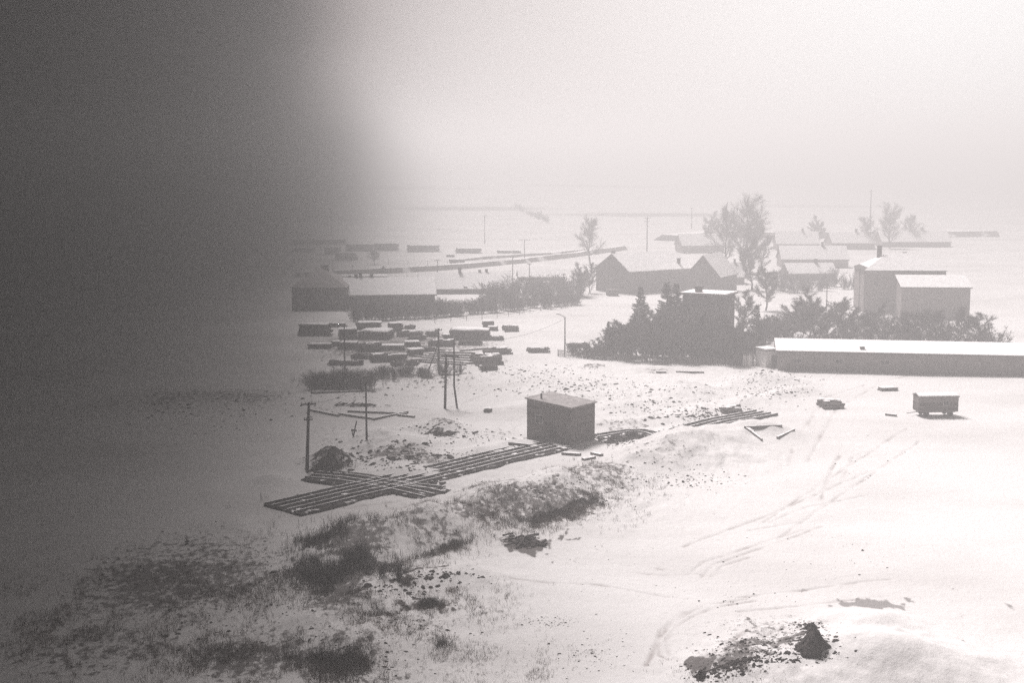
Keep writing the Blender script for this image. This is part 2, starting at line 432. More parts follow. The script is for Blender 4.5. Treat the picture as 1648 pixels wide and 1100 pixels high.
# unseen absorbing wedge added to shade the left, thicker away from its edge
def build_shade_wedge():
    mb = MB(); nu, nv = 60, 90
    us = [0, 6, 12, 18, 25, 33, 42, 52, 64] + [64 + 2200 * ((k + 1) / (nu - 9)) ** 2.2 for k in range(nu - 9)]
    vs = [-500 + 5000 * k / (nv - 1) for k in range(nv)]
    du = Vector((-math.cos(EDGE_AZ), math.sin(EDGE_AZ), 0)); dv = Vector((math.sin(EDGE_AZ), math.cos(EDGE_AZ), 0))
    n = len(us)
    for side in (0, 1):
        for u in us:
            for v in vs:
                off = 14 * float(fbm(u / 60, v / 60, 3)) + 6
                w = u - off * min(1, u / 40 + 0.4)
                p = du * w + dv * v
                th = 110 * (1 - math.exp(-(u / 60) ** 2)) * (0.8 + 0.6 * float(fbm(u / 120, v / 120, 3)))
                z = 100 + 12 * float(fbm(u / 90 + 4, v / 90, 3)) + (th if side else 0) + max(0.0, p.y - 440) * 0.145
                mb.v.append((p.x, p.y, z))
    def id_(s_, a, b): return s_ * n * nv + a * nv + b
    for a in range(n - 1):
        for b in range(nv - 1):
            mb.f.append((id_(0, a, b), id_(0, a + 1, b), id_(0, a + 1, b + 1), id_(0, a, b + 1))); mb.m.append(0)
            mb.f.append((id_(1, a, b), id_(1, a, b + 1), id_(1, a + 1, b + 1), id_(1, a + 1, b))); mb.m.append(0)
    for a in range(n - 1):
        mb.f.append((id_(0, a + 1, 0), id_(0, a, 0), id_(1, a, 0), id_(1, a + 1, 0))); mb.m.append(0)
        mb.f.append((id_(0, a, nv - 1), id_(0, a + 1, nv - 1), id_(1, a + 1, nv - 1), id_(1, a, nv - 1))); mb.m.append(0)
    for b in range(nv - 1):
        mb.f.append((id_(0, n - 1, b), id_(1, n - 1, b), id_(1, n - 1, b + 1), id_(0, n - 1, b + 1))); mb.m.append(0)
        mb.f.append((id_(0, 0, b), id_(0, 0, b + 1), id_(1, 0, b + 1), id_(1, 0, b))); mb.m.append(0)
    m = bpy.data.materials.new('shade_absorber'); m.use_nodes = True
    nn = m.node_tree.nodes; nn.remove(nn['Principled BSDF'])
    va = nn.new('ShaderNodeVolumeAbsorption'); va.inputs['Color'].default_value = (0, 0, 0, 1); va.inputs['Density'].default_value = 0.06
    m.node_tree.links.new(va.outputs[0], nn['Material Output'].inputs['Volume'])
    o = mb.build('shade_wedge', m)
    tag(o, 'added unseen absorbing wedge that shades the left side', kind='structure')
build_shade_wedge()

# air
def build_haze():
    mb = MB(); mb.box((0, 2150, 29), (7400, 4500, 70))
    m = bpy.data.materials.new('haze_air'); m.use_nodes = True
    nn = m.node_tree.nodes; nn.remove(nn['Principled BSDF'])
    v = nn.new('ShaderNodeVolumePrincipled')
    v.inputs['Color'].default_value = (1.0, 0.975, 0.965, 1); v.inputs['Density'].default_value = 0.0026; v.inputs['Anisotropy'].default_value = 0.27
    m.node_tree.links.new(v.outputs[0], nn['Material Output'].inputs['Volume'])
    tag(mb.build('haze', m), 'pale snow haze lying over the whole valley', kind='stuff')
build_haze()
#@@OBJECTS
# ------------------------------------------------------------------ buildings
def extr(mb, prof, t, x0, x1, axis, mi=0):
    """solid sheet of thickness t under a profile [(s, z)...] extruded from x0 to x1"""
    n = len(prof); P = []
    for x in (x0, x1):
        for s, z in prof: P.append((x, s, z))
        for s, z in prof: P.append((x, s, z - t))
    if axis == 'y': P = [(b, a, c) for a, b, c in P]
    fs = []
    for k in range(n - 1):
        fs.append((k, k + 1, 2 * n + k + 1, 2 * n + k))
        fs.append((n + k, 3 * n + k, 3 * n + k + 1, n + k + 1))
        fs.append((k, n + k, n + k + 1, k + 1)); fs.append((2 * n + k, 2 * n + k + 1, 3 * n + k + 1, 3 * n + k))
    fs.append((0, 2 * n, 3 * n, n)); fs.append((n - 1, 2 * n - 1, 4 * n - 1, 3 * n - 1))
    mb.add(P, fs, mi)

def solve_len(P, d, tx):
    lo, hi = 0.3, 150.0
    f = lambda L: pxof(P + d * L) - tx
    s = 1 if f(hi) > f(lo) else -1
    for _ in range(40):
        m = (lo + hi) / 2
        if f(m) * s < 0: lo = m
        else: hi = m
    return lo

def wincut(parent, face, u, z, w, h, L, W, fmat, gmat, bars=1):
    """a window (frame > pane) standing 3 cm proud of the wall"""
    mb = MB(); pm = MB(); t = 0.09
    def bx(m, cu, cz, su, sz, dep, off):
        if face == 'f': m.box((cu, -W / 2 - off, cz), (su, dep, sz))
        elif face == 'b': m.box((cu, W / 2 + off, cz), (su, dep, sz))
        elif face == 'l': m.box((-L / 2 - off, cu, cz), (dep, su, sz))
        else: m.box((L / 2 + off, cu, cz), (dep, su, sz))
    bx(mb, u - w / 2, z, t, h + t, 0.10, 0.02); bx(mb, u + w / 2, z, t, h + t, 0.10, 0.02)
    bx(mb, u, z - h / 2, w - t, t, 0.10, 0.02); bx(mb, u, z + h / 2, w - t, t, 0.10, 0.02)
    for k in range(bars): bx(mb, u - w / 2 + w * (k + 1) / (bars + 1), z, 0.05, h - t, 0.08, 0.02)
    bx(pm, u, z, w - t, h - t, 0.07, 0.02)
    f = mb.build('window', fmat, parent); pm.build('pane', gmat, f)

def building(name, label, cat, c, lx, rx, a, roof='flat', rh=2.0, wall='brick', rmat='roofsnow', depth=None, group=None,
             wins=(), chims=(), ov=0.4, door=None, snow=True, H=None, rslab='board', length=None, rise=0.8, wallname='wall'):
    cpx, by, ty = c
    P = G(cpx, by); ar = math.radians(a)
    rd = Vector((math.cos(ar), math.sin(ar), 0)); ld = Vector((-math.sin(ar), math.cos(ar), 0))
    Hh = H or (ztop(cpx, ty, P.y) - P.z)
    L = length or solve_len(P, rd, rx); W = depth or solve_len(P, ld, lx)
    ctr = P + rd * (L / 2) + ld * (W / 2); ctr.z = P.z - 0.15
    r = empty(name, ctr, ar, label, cat, group)
    Hh += 0.15
    mb = MB()
    hx, hy = L / 2, W / 2
    if roof in ('flat', 'hip'):
        mb.box((0, 0, Hh / 2 - 1.0), (L, W, Hh + 2.0))
    elif roof == 'gx' or roof == 'gy':
        lx_, wy_ = (hx, hy) if roof == 'gx' else (hy, hx)
        prof = [(-wy_, -2.0), (wy_, -2.0), (wy_, Hh), (0, Hh + rh), (-wy_, Hh)]
        vs = [(-lx_, s, z) for s, z in prof] + [(lx_, s, z) for s, z in prof]
        if roof == 'gy': vs = [(b, a_, z) for a_, b, z in vs]
        fs = [(0, 1, 2, 3, 4), (9, 8, 7, 6, 5)] + [(k, 5 + k, 5 + (k + 1) % 5, (k + 1) % 5) for k in range(5)]
        mb.add(vs, fs)
    elif roof == 'mono':
        prof = [(-hy, -1.2), (hy, -1.2), (hy, Hh + rise), (-hy, Hh)]
        vs = [(-hx, s, z) for s, z in prof] + [(hx, s, z) for s, z in prof]
        mb.add(vs, [(0, 1, 2, 3), (7, 6, 5, 4)] + [(k, 4 + k, 4 + (k + 1) % 4, (k + 1) % 4) for k in range(4)])
    mb.build(wallname, M[wall], r)
    rb = MB(); sb = MB(); t = 0.16
    if roof == 'flat':
        rb.box((0, 0, Hh + t / 2 + 0.003), (L + 2 * ov, W + 2 * ov, t))
        sb.box((0, 0, Hh + t + 0.13), (L + 2 * ov - 0.1, W + 2 * ov - 0.1, 0.25))
    elif roof in ('gx', 'gy'):
        w_, l_ = (hy, hx) if roof == 'gx' else (hx, hy); e = ov * rh / w_; ax = 'x' if roof == 'gx' else 'y'
        prof = [(-w_ - ov, Hh - e + t + .01), (0, Hh + rh + t + .01), (w_ + ov, Hh - e + t + .01)]
        extr(rb, prof, t, -l_ - ov, l_ + ov, ax)
        extr(sb, [(s * 0.985, z + 0.24) for s, z in prof], 0.235, -l_ - ov + .06, l_ + ov - .06, ax)
    elif roof == 'mono':
        e = ov * rise / W
        prof = [(-hy - ov, Hh - e + t + .01), (hy + ov, Hh + rise + e + t + .01)]
        extr(rb, prof, t, -hx - ov, hx + ov, 'x'); extr(sb, [(s * 0.985, z + 0.12) for s, z in prof], 0.115, -hx - ov + .05, hx + ov - .05, 'x')
    elif roof == 'hip':
        X, Y_ = hx + ov, hy + ov; k = max(X - Y_, 0.0) if X > Y_ else 0; k2 = max(Y_ - X, 0)
        def hipm(m, z0, z1, s):
            vs = [(-X * s, -Y_ * s, z0), (X * s, -Y_ * s, z0), (X * s, Y_ * s, z0), (-X * s, Y_ * s, z0), (-k, -k2, z1), (k + .02, k2 + .02, z1)]
            if X >= Y_: fs = [(0, 1, 5, 4), (1, 2, 5), (2, 3, 4, 5), (3, 0, 4), (3, 2, 1, 0)]
            else: fs = [(0, 1, 4), (1, 2, 5, 4), (2, 3, 5), (3, 0, 4, 5), (3, 2, 1, 0)]
            m.add(vs, fs)
        hipm(rb, Hh + .005, Hh + rh, 1); hipm(sb, Hh + 0.12, Hh + rh + 0.2, 0.97)
    ro = rb.build('roof', M[rslab], r)
    if snow: sb.build('snow', M[rmat], ro)
    for (u, v, ch, cw) in chims:
        cb = MB(); x_, y_ = u * hx, v * hy
        zb = Hh + (rh * max(0, 1 - abs(v if roof == 'gx' else u)) if roof in ('gx', 'gy') else (rh * 0.6 if roof == 'hip' else 0))
        cb.box((x_, y_, zb + ch / 2 - 0.3), (cw, cw, ch + 0.6)); cb.box((x_, y_, zb + ch + 0.08), (cw + .14, cw + .14, 0.16))
        cb.build('chimney', M['brickdark'], ro)
    for (f_, u, z, w, h) in wins:
        span = hx if f_ in 'fb' else hy
        wincut(r, f_, u * span, z * Hh, w, h, L, W, M['frame'], M['glass'])
    if door:
        f_, u, w, h, dm = door
        db = MB(); span = hx if f_ in 'fb' else hy
        hb = MB()
        if f_ == 'f':
            db.box((u * span, -hy - .03, h / 2 + .15), (w, 0.08, h)); hb.box((u * span + w * .38, -hy - .1, h / 2 + .1), (.16, .06, .05))
        elif f_ == 'l':
            db.box((-hx - .03, u * span, h / 2 + .15), (0.08, w, h)); hb.box((-hx - .1, u * span - w * .38, h / 2 + .1), (.06, .16, .05))
        else:
            db.box((hx + .03, u * span, h / 2 + .15), (0.08, w, h)); hb.box((hx + .1, u * span + w * .38, h / 2 + .1), (.06, .16, .05))
        d_ = db.build('door', M[dm], r); hb.build('handle', M['steel'], d_)
    return r, L, W, Hh

# --- the boarded shed standing on the tracks
shed, sL, sW, sH = building('shed', 'dark boarded shed with a low pitched roof standing over the tracks', 'shed', (918, 719, 658), 848, 957, 52, roof='mono',
    rise=0.5, wall='tar', rslab='tarroof', snow=False, ov=0.22, wins=[('l', 0.42, 0.62, 1.15, 1.05)], door=('l', -0.2, 1.15, 2.3, 'board'))
def dress_shed():
    for zf in (0.5, 0.72, 0.9):
        b = MB(); zz = sH * zf
        b.box((-sL / 2 - 0.03, 0, zz), (0.06, sW + 0.06, 0.09)) if zf > 0.7 else b.box((-sL / 2 - 0.02, sW * 0.36, zz - .15), (0.06, sW * 0.26, 0.08))
        b.build('batten', M['plank'], shed); b = MB()
        b.box((0, -sW / 2 - 0.03, zz + 0.01), (sL - 0.08, 0.06, 0.08))
        b.build('batten', M['plank'], shed)
    b = MB()
    for k in range(22):
        v = -sW / 2 + sW * (k + .5) / 22; b.box((-sL / 2 - 0.012, v, sH / 2 - .05), (0.03, 0.04, sH - .25))
    for k in range(12):
        v = -sL / 2 + sL * (k + .5) / 12; b.box((v, -sW / 2 - 0.012, sH / 2 - .05), (0.04, 0.03, sH - .25))
    b.build('cladding', M['cladding'], shed)
    for s_ in (-1, 1):
        b = MB(); b.box((s_ * sL * 0.36, 0, 0.02), (0.3, sW + 1.6, 0.3)); b.build('skid', M['plank'], shed)
    b = MB(); b.box((-sL / 2 + .9, sW / 2 - 1.6, sH + 0.75), (0.16, 0.16, 1.0)); b.build('stovepipe', M['steel'], shed)
dress_shed()

# --- flat roofed block among the trees
building('flat_roofed_block', 'dark two storey flat roofed block with thick snow on its roof behind the fir trees', 'building', (1163, 566, 477), 1097, 1181, 62, roof='flat',
         wall='brickdark', chims=[(-0.5, 0.35, 1.3, 1.1)], wins=[('l', -0.5, 0.72, 1.2, 1.3), ('l', 0.1, 0.72, 1.2, 1.3), ('l', 0.65, 0.72, 1.2, 1.3), ('f', 0.0, 0.72, 1.2, 1.3), ('l', -0.2, 0.35, 1.2, 1.3)], ov=0.5)
# --- the long low building on the right with a snowy roof
building('long_low_building', 'long low dull walled building with a straight snow covered roof at the right', 'building', (1252, 596, 566), None, 1700, -9, roof='mono', rise=0.9, depth=8,
         wall='plaster', chims=[(-0.38, -0.6, 0.7, 0.7)], ov=0.5, wins=[('f', -0.86, .55, 1.4, .7), ('f', -0.55, .55, 1.4, .7), ('f', -0.22, .55, 1.4, .7)])
building('gate_house', 'small white panelled hut at the left end of the long low building', 'hut', (1232, 592, 566), 1216, 1251, 20, roof='flat', wall='white', ov=0.15, door=('f', 0.4, 1.0, 2.0, 'plank'))
building('coal_shed', 'low dark shed between the fir thicket and the small white hut', 'shed', (1180, 589, 573), None, 1213, 0, roof='mono', rise=.4, depth=4, wall='brickdark', ov=0.2, snow=False, rslab='plank', door=('f', 0.3, .9, 1.4, 'plank'))
# --- house at the right edge and its annex
building('square_house', 'tall pale square house with a snowy roof and chimney at the right', 'house', (1389, 503, 436), None, 1520, -4, roof='hip', rh=3.6, depth=13, wall='plaster',
         chims=[(-0.5, 0.1, 3.2, 1.0), (0.15, 0.2, 1.6, 0.8)], wins=[('f', -0.7, .7, 1.1, 1.4), ('f', -0.1, .7, 1.1, 1.4), ('f', 0.5, .7, 1.1, 1.4), ('f', -0.4, .3, 1.1, 1.4)], door=('f', .2, 1.1, 2.2, 'plank'))
building('annex', 'low annex with a white lean-to roof in front of the tall square house', 'building', (1450, 512, 463), None, 1560, -4, roof='mono', rise=2.0, depth=6, wall='plaster', door=('f', -.5, 1, 2, 'plank'), ov=.4)
# --- the barn and its neighbours in the middle distance
building('gabled_barn', 'large barn with a dark gable end and a long snowy roof beyond the open yard', 'barn', (1013, 474, 438), 959, 1112, 36, roof='gx', rh=4.2, wall='brick', ov=0.5,
         chims=[(-0.93, 0.1, 1.2, 0.8), (0.72, -0.75, 1.6, .7)], wins=[('l', 0, 0.55, 1.3, 1.2), ('f', -0.5, .6, 1.0, 1.1), ('f', 0.1, .6, 1.0, 1.1)], door=('f', -0.2, 2.4, 3.0, 'board'))
building('gabled_house', 'dark gable ended house just right of the large barn', 'house', (1158, 474, 446), 1104, None, 62, roof='gx', rh=5.4, wall='brick', length=14, ov=0.4,
         wins=[('l', -0.3, 0.6, 1.0, 1.2), ('l', 0.3, 0.6, 1.0, 1.2)], chims=[(0.2, 0.2, 1.4, .8)])
building('cottage', 'small cottage with a broad white roof right of the gable ended house', 'cottage', (1150, 458, 446), None, 1198, -4, roof='gx', rh=3.6, depth=8, wall='brick', chims=[(0.4, 0, 1.2, .6)], wins=[('f', -0.4, 0.55, 1, 1)], ov=.4)
building('shed', 'little dark shed in the open yard below the large barn', 'shed', (978, 477, 468), None, 995, 5, roof='flat', depth=3, wall='brickdark', ov=0.1, snow=False, rslab='plank', door=('f', 0.2, .8, 1.3, 'plank'))
for (lab, c, rx, a, dep, rh, w) in [
    ('long faded farm building with a wide white roof below the far trees', (1258, 432, 418), 1365, -3, 12, 4.0, 'plaster'),
    ('faded farmhouse with a snowy gable roof left of the big bare tree', (1098, 408, 396), 1165, 8, 11, 4.0, 'plaster'),
    ('far faded house with a snowy roof right of the big bare tree', (1250, 404, 393), 1318, -4, 12, 4.5, 'plaster'),
    ('far faded house half lost in haze near the right side', (1340, 402, 392), 1408, 3, 12, 4.0, 'plaster'),
    ('nearly vanished long barn at the foot of the distant hill on the right', (1420, 398, 390), 1530, 0, 14, 4.2, 'plaster'),
    ('low snow roofed outbuilding in front of the long faded farm building', (1270, 452, 441), 1345, 6, 8, 2.6, 'brick')]:
    building('farm_building', lab, 'farm building', c, None, rx, a, roof='gx', rh=rh, depth=dep, wall=w, ov=.4, wins=[('f', -.5, .55, 1, 1.1), ('f', .4, .55, 1, 1.1)], chims=[(.3, 0, 1.4, .8)])
# --- left side houses
building('hip_roofed_house', 'very dark house with a low hipped roof and two chimneys at the left', 'house', (470, 500, 463), None, 556, 2, roof='hip', rh=4.4, depth=15, wall='brickdark', rslab='tarroof', snow=False,
         chims=[(0.05, 0.0, 2.0, 0.9), (0.22, -0.05, 2.0, 0.9)], wins=[('f', -.6, .5, 1.1, 1.3), ('f', 0, .5, 1.1, 1.3), ('f', .55, .5, 1.1, 1.3)], door=('f', .3, 1.0, 2.1, 'plank'))
building('barrack', 'long low barrack under a white roof with four stubby chimneys', 'barrack', (556, 497, 476), None, 700, 7, roof='gx', rh=3.4, depth=13, wall='brickdark', ov=.5,
         chims=[(-.75, .1, 1.3, .8), (-.65, .1, 1.7, .8), (-.4, .1, 1.3, .8), (-.9, .1, 1.0, .7)], wins=[('f', -.7, .5, 1, 1.1), ('f', -.3, .5, 1, 1.1), ('f', .1, .5, 1, 1.1), ('f', .5, .5, 1, 1.1)], door=('f', -.1, 1, 2, 'plank'))
building('barrack', 'second snow roofed barrack behind the right end of the long one', 'barrack', (676, 474, 466), None, 822, 5, roof='gx', rh=3.6, depth=12, wall='brickdark', ov=.5,
         chims=[(-.1, 0, 1.6, .8), (.35, .1, 1.2, .7), (.5, .1, 1.4, .7)], wins=[('f', -.5, .5, 1, 1.1), ('f', .2, .5, 1, 1.1)], door=('f', 0, 1, 2, 'plank'))
building('store', 'narrow dark flat store behind the long white roofed barrack', 'store building', (540, 455, 447), None, 622, 4, roof='flat', depth=7, wall='brickdark', ov=.3, wins=[('f', -.4, .5, 1, .7), ('f', .3, .5, 1, .7)])
building('hut', 'tiny round topped hut at the right end of the narrow dark store', 'hut', (610, 449, 437), None, 622, 0, roof='hip', rh=1.6, depth=3.5, wall='brickdark', ov=.1, snow=False, door=('f', 0, .8, 1.6, 'plank'))
building('store', 'long low white roofed store far left of the barn beside the bare hedge', 'store building', (835, 452, 447), None, 905, 4, roof='gx', rh=1.8, depth=7, wall='brick', ov=.3, wins=[('f', -.3, .5, 1, .6)])

# --- roadside trailer at the right edge
def trailer():
    P = G(1474, 672); P2 = G(1474, 672)
    r = empty('site_trailer', P + Vector((3.1, 1.4, 0)), math.radians(4), 'banded site trailer parked in the snow at the far right', 'trailer')
    b = MB(); b.box((0, 0, 1.75), (5.6, 2.3, 2.1)); b.build('body', M['plaster'], r)
    for z in (1.1, 1.75): 
        b = MB(); b.box((0, -1.17, z), (5.5, 0.04, 0.42)); b.box((-2.82, 0, z), (0.04, 2.2, 0.42)); b.build('dark_band', M['plank'], r)
    b = MB(); extr(b, [(-1.25, 2.85), (0, 3.15), (1.25, 2.85)], .1, -2.9, 2.9, 'x'); ro = b.build('roof', M['plank'], r)
    b = MB(); extr(b, [(-1.23, 3.0), (0, 3.3), (1.23, 3.0)], .13, -2.87, 2.87, 'x'); b.build('snow', M['roofsnow'], ro)
    for sx in (-1.7, 1.7):
        for sy in (-1, 1):
            b = MB(); b.tube((sx, sy * .95, .42), (sx, sy * 1.12, .42), .42, .42, 14); w = b.build('wheel', M['steel'], r)
            b = MB(); b.tube((sx, sy * 1.125, .42), (sx, sy * 1.14, .42), .18, .18, 10); b.build('hub', M['plank'], w)
    b = MB(); b.box((0, 0, .6), (5.2, 1.2, .14)); b.tube((-2.6, 0, .55), (-4.1, 0, .35), .05, .05); b.build('chassis', M['steel'], r)
    wincut(r, 'f', 1.0, 1.95, .8, .7, 5.6, 2.38, M['frame'], M['glass'])
trailer()

# ------------------------------------------------------------------ tracks: parallel rails on a dark bed
def offs(pts, o):
    out = []
    for i, p in enumerate(pts):
        a = pts[max(0, i - 1)]; b = pts[min(len(pts) - 1, i + 1)]
        d = (b - a); d.z = 0; d.normalize(); n = Vector((-d.y, d.x, 0)); out.append(p + n * o)
    return out
def dense(pp, step=3.0):
    P = [G(*p) for p in pp]; out = [P[0]]
    for a, b in zip(P[:-1], P[1:]):
        k = max(1, int((b - a).length / step))
        for i in range(1, k + 1): out.append(a.lerp(b, i / k))
    for _ in range(5):
        o2 = [q.copy() for q in out]
        for i in range(1, len(out) - 1): o2[i] = (out[i - 1] + out[i] * 2 + out[i + 1]) / 4
        out = o2
    for q in out: q.z = float(hfun(q.x, q.y))
    zs = [q.z for q in out]
    for i, q in enumerate(out): q.z = sum(zs[max(0, i - 3):i + 4]) / len(zs[max(0, i - 3):i + 4])
    return out
def strip(mb, pts, w, z0, z1, mi=0, top=1, jit=0.0):
    L = offs(pts, w / 2); R = offs(pts, -w / 2)
    if jit:
        for i in range(len(L)):
            n = (L[i] - R[i]).normalized(); L[i] = L[i] + n * random.uniform(-jit, jit); R[i] = R[i] + n * random.uniform(-jit, jit)
    for i in range(len(pts) - 1):
        a, b, c, d = L[i], R[i], R[i + 1], L[i + 1]; k0 = Vector((0, 0, z0)); k1 = Vector((0, 0, z1))
        o = len(mb.v); mb.v += [tuple(q + k0) for q in (a, b, c, d)] + [tuple(q + k1) for q in (a, b, c, d)]
        for q, m_ in (((4, 5, 6, 7), top), ((1, 2, 6, 5), mi), ((3, 0, 4, 7), mi)): mb.f.append(tuple(o + t for t in q)); mb.m.append(m_)
        if i == 0: mb.f.append((o, o + 1, o + 5, o + 4)); mb.m.append(mi)
        if i == len(pts) - 2: mb.f.append((o + 2, o + 3, o + 7, o + 6)); mb.m.append(mi)
def track(name, label, pp, rails, bedw, lift=0.0, railw=0.16, railh=0.34):
    pts = dense(pp)
    r = empty(name, pts[0], 0, label, 'track')
    o0 = pts[0].copy(); loc = [p - o0 for p in pts]
    if bedw:
        b = MB(); strip(b, loc, bedw, -0.6, 0.16 + lift, 0, 0, jit=0.35); b.build('bed', M['bed'], r)
    for off in rails:
        b = MB(); q = offs(loc, off); strip(b, q, railw, -0.2, railh + lift, 0, 1); b.build('rail', [M['steel'], M['thinsnow']], r)
    # sleepers across, under the rails
    lo, hi = min(rails) - .5, max(rails) + .5
    s = MB(); acc = 0
    for i in range(len(loc) - 1):
        d = loc[i + 1] - loc[i]; n = Vector((-d.y, d.x, 0)).normalized(); k = int(d.length / 1.3)
        for j in range(k):
            p = loc[i] + d * ((j + .5) / max(1, k)); ang = math.atan2(n.y, n.x)
            s.box((p.x + n.x * (lo + hi) / 2, p.y + n.y * (lo + hi) / 2, p.z + 0.13 + lift), (hi - lo + random.uniform(-.3, .6), 0.24, 0.16), ang)
    st = offs(loc, (lo + hi) / 2); strip(s, st, .2, -.3, 0.1 + lift, 0, 0)
    so = s.build('sleepers', M['board'], r)
    return r
track('rail_track', 'main bundle of dark parallel rails running from the lower left up to the shed', [(452, 823), (500, 812), (560, 797), (630, 779), (700, 763), (760, 749), (820, 734), (892, 716)],
      (-2.2, -1.0, 0.3, 1.5, 2.7), 6.0)
track('rail_track', 'dark rails crossing the main bundle and ending right of the crossing', [(505, 767), (566, 764), (610, 776), (660, 787), (704, 797)], (-1.8, -0.4, 1.0), 5.0, lift=0.03)
track('rail_track', 'short stub of rails rejoining the crossing from the right', [(640, 783), (680, 789), (706, 790)], (-.6, .7), 0, lift=0.05)
track('rail_track', 'pair of dark rails curving away from the right side of the shed', [(957, 706), (985, 699), (1015, 696), (1045, 700), (1075, 700)], (-.7, .7), 2.4)
track('rail_track', 'straight rails climbing past the clods beyond the shed', [(1085, 697), (1130, 688), (1180, 678), (1236, 667)], (-1.6, -.4, .8, 2.0), 2.2)

# ------------------------------------------------------------------ poles
def pole(name, label, cat, px, by, ty, arms=((0.92, 1.8),), r=0.13, lean=0.0, arm_rz=0.15, brace=None, group=None, footx=None):
    P = G(px, by); H = ztop(px, ty, P.y) - P.z; H = min(H, 30)
    rt = empty(name, P, arm_rz, label, cat, group)
    b = MB(); tx = lean
    n = 6
    for k in range(n):
        a0, a1 = k / n, (k + 1) / n
        b.tube((tx * a0, 0, -0.4 if k == 0 else H * a0), (tx * a1, 0, H * a1), r * (1 - .35 * a0), r * (1 - .35 * a1), 7, cap=(k in (0, n - 1)))
    b.build('shaft', M['pole'], rt)
    for f_, w in arms:
        a = MB(); a.box((tx * f_, 0, H * f_), (w, 0.12, 0.14)); ao = a.build('crossarm', M['pole'], rt)
        for s in (-0.45, -0.2, 0.2, 0.45):
            i_ = MB(); i_.tube((tx * f_ + s * w, 0, H * f_ + .07), (tx * f_ + s * w, 0, H * f_ + .3), .045, .06, 6); i_.build('insulator', M['frame'], ao)
    if brace:
        for dx, h in brace:
            a = MB(); a.tube((dx, .1, -.3), (tx * h, 0, H * h), .1, .09, 6); a.build('brace', M['pole'], rt)
    return rt, H
G1 = 'wooden poles on the snowy waste ground'
pole('utility_pole', 'thick dark pole with a crossarm at the left above the rail crossing', 'pole', 494, 756, 648, ((.97, 1.7), (.74, 1.0)), r=.22, group=G1, lean=.35)
pole('utility_pole', 'slim dark pole standing between the dirt heaps left of the shed', 'pole', 590, 708, 606, ((.98, .6),), r=.14, group=G1)
pole('utility_pole', 'tall pole in front of the dark stacks at the left', 'pole', 555, 600, 523, ((.96, 1.0),), r=.15, group=G1)
pole('utility_pole', 'pole with a long slanting brace among the scattered beams', 'pole', 706, 602, 529, ((.96, 1.2),), r=.22, brace=((-2.0, .68),), group=G1)
def aframe():
    P = G(716, 658); Q = G(736, 657)
    r = empty('double_pole', P, 0, 'twin legged power pole with rungs standing left of the shed', 'pole', G1)
    H = ztop(718, 570, P.y) - P.z; s = Q - P; H2 = ztop(731, 549, Q.y) - Q.z; m_ = xat(731, 622, Q.y) - P.x
    b = MB(); b.tube((0, 0, -.3), (xat(718, 570, P.y) - P.x, 0, H), .2, .15, 7); b.build('leg', M['pole'], r)
    b = MB(); zk = ztop(731, 622, Q.y) - P.z; b.tube((s.x, s.y, -.3), (m_, s.y * .6, zk), .16, .14, 7); b.tube((m_, s.y * .6, zk), (m_, s.y * .6, H2), .14, .1, 7); b.build('leg', M['pole'], r)
    for z in (H * .62, H * .96):
        b = MB(); b.box((m_ / 2 + .1, s.y * .3, z), (m_ + 1.2, .12, .14)); b.build('rung', M['pole'], r)
    for k in range(3):
        b = MB(); b.tube((k * .5 - .4, .1, H * .96 + .07), (k * .5 - .4, .1, H * .96 + .34), .05, .06, 6); b.build('insulator', M['frame'], r)
aframe()
def street_lamp():
    P = G(909, 575); H = ztop(909, 511, P.y) - P.z
    r = empty('street_lamp', P, 0, 'street lamp with a short arm reaching left beside the bare thicket', 'street lamp')
    b = MB(); b.tube((0, 0, -.3), (0, 0, H * .5), .14, .11, 8); b.tube((0, 0, H * .5), (0, 0, H), .11, .09, 8); b.build('post', M['pole'], r)
    b = MB(); b.path([(0, 0, H - .1), (-.35, 0, H + .2), (-.8, 0, H + .4)], .06, 6); b.build('arm', M['steel'], r)
    b = MB()
    vs = []
    for x, w, h in ((-.7, .08, .07), (-.95, .17, .12), (-1.35, .17, .1), (-1.65, .08, .05)):
        zc = H + .42 + (-x - .7) * .16
        vs += [(x, -w, zc), (x, w, zc), (x, w * .7, zc + h), (x, -w * .7, zc + h)]
    fs = [(0, 1, 2, 3), (15, 14, 13, 12)]
    for k in range(3):
        for j in range(4): fs.append((4 * k + j, 4 * k + 4 + j, 4 * k + 4 + (j + 1) % 4, 4 * k + (j + 1) % 4))
    b.add(vs, fs); b.build('lamp_head', M['steel'], r)
street_lamp()
G2 = 'distant poles fading in the haze'
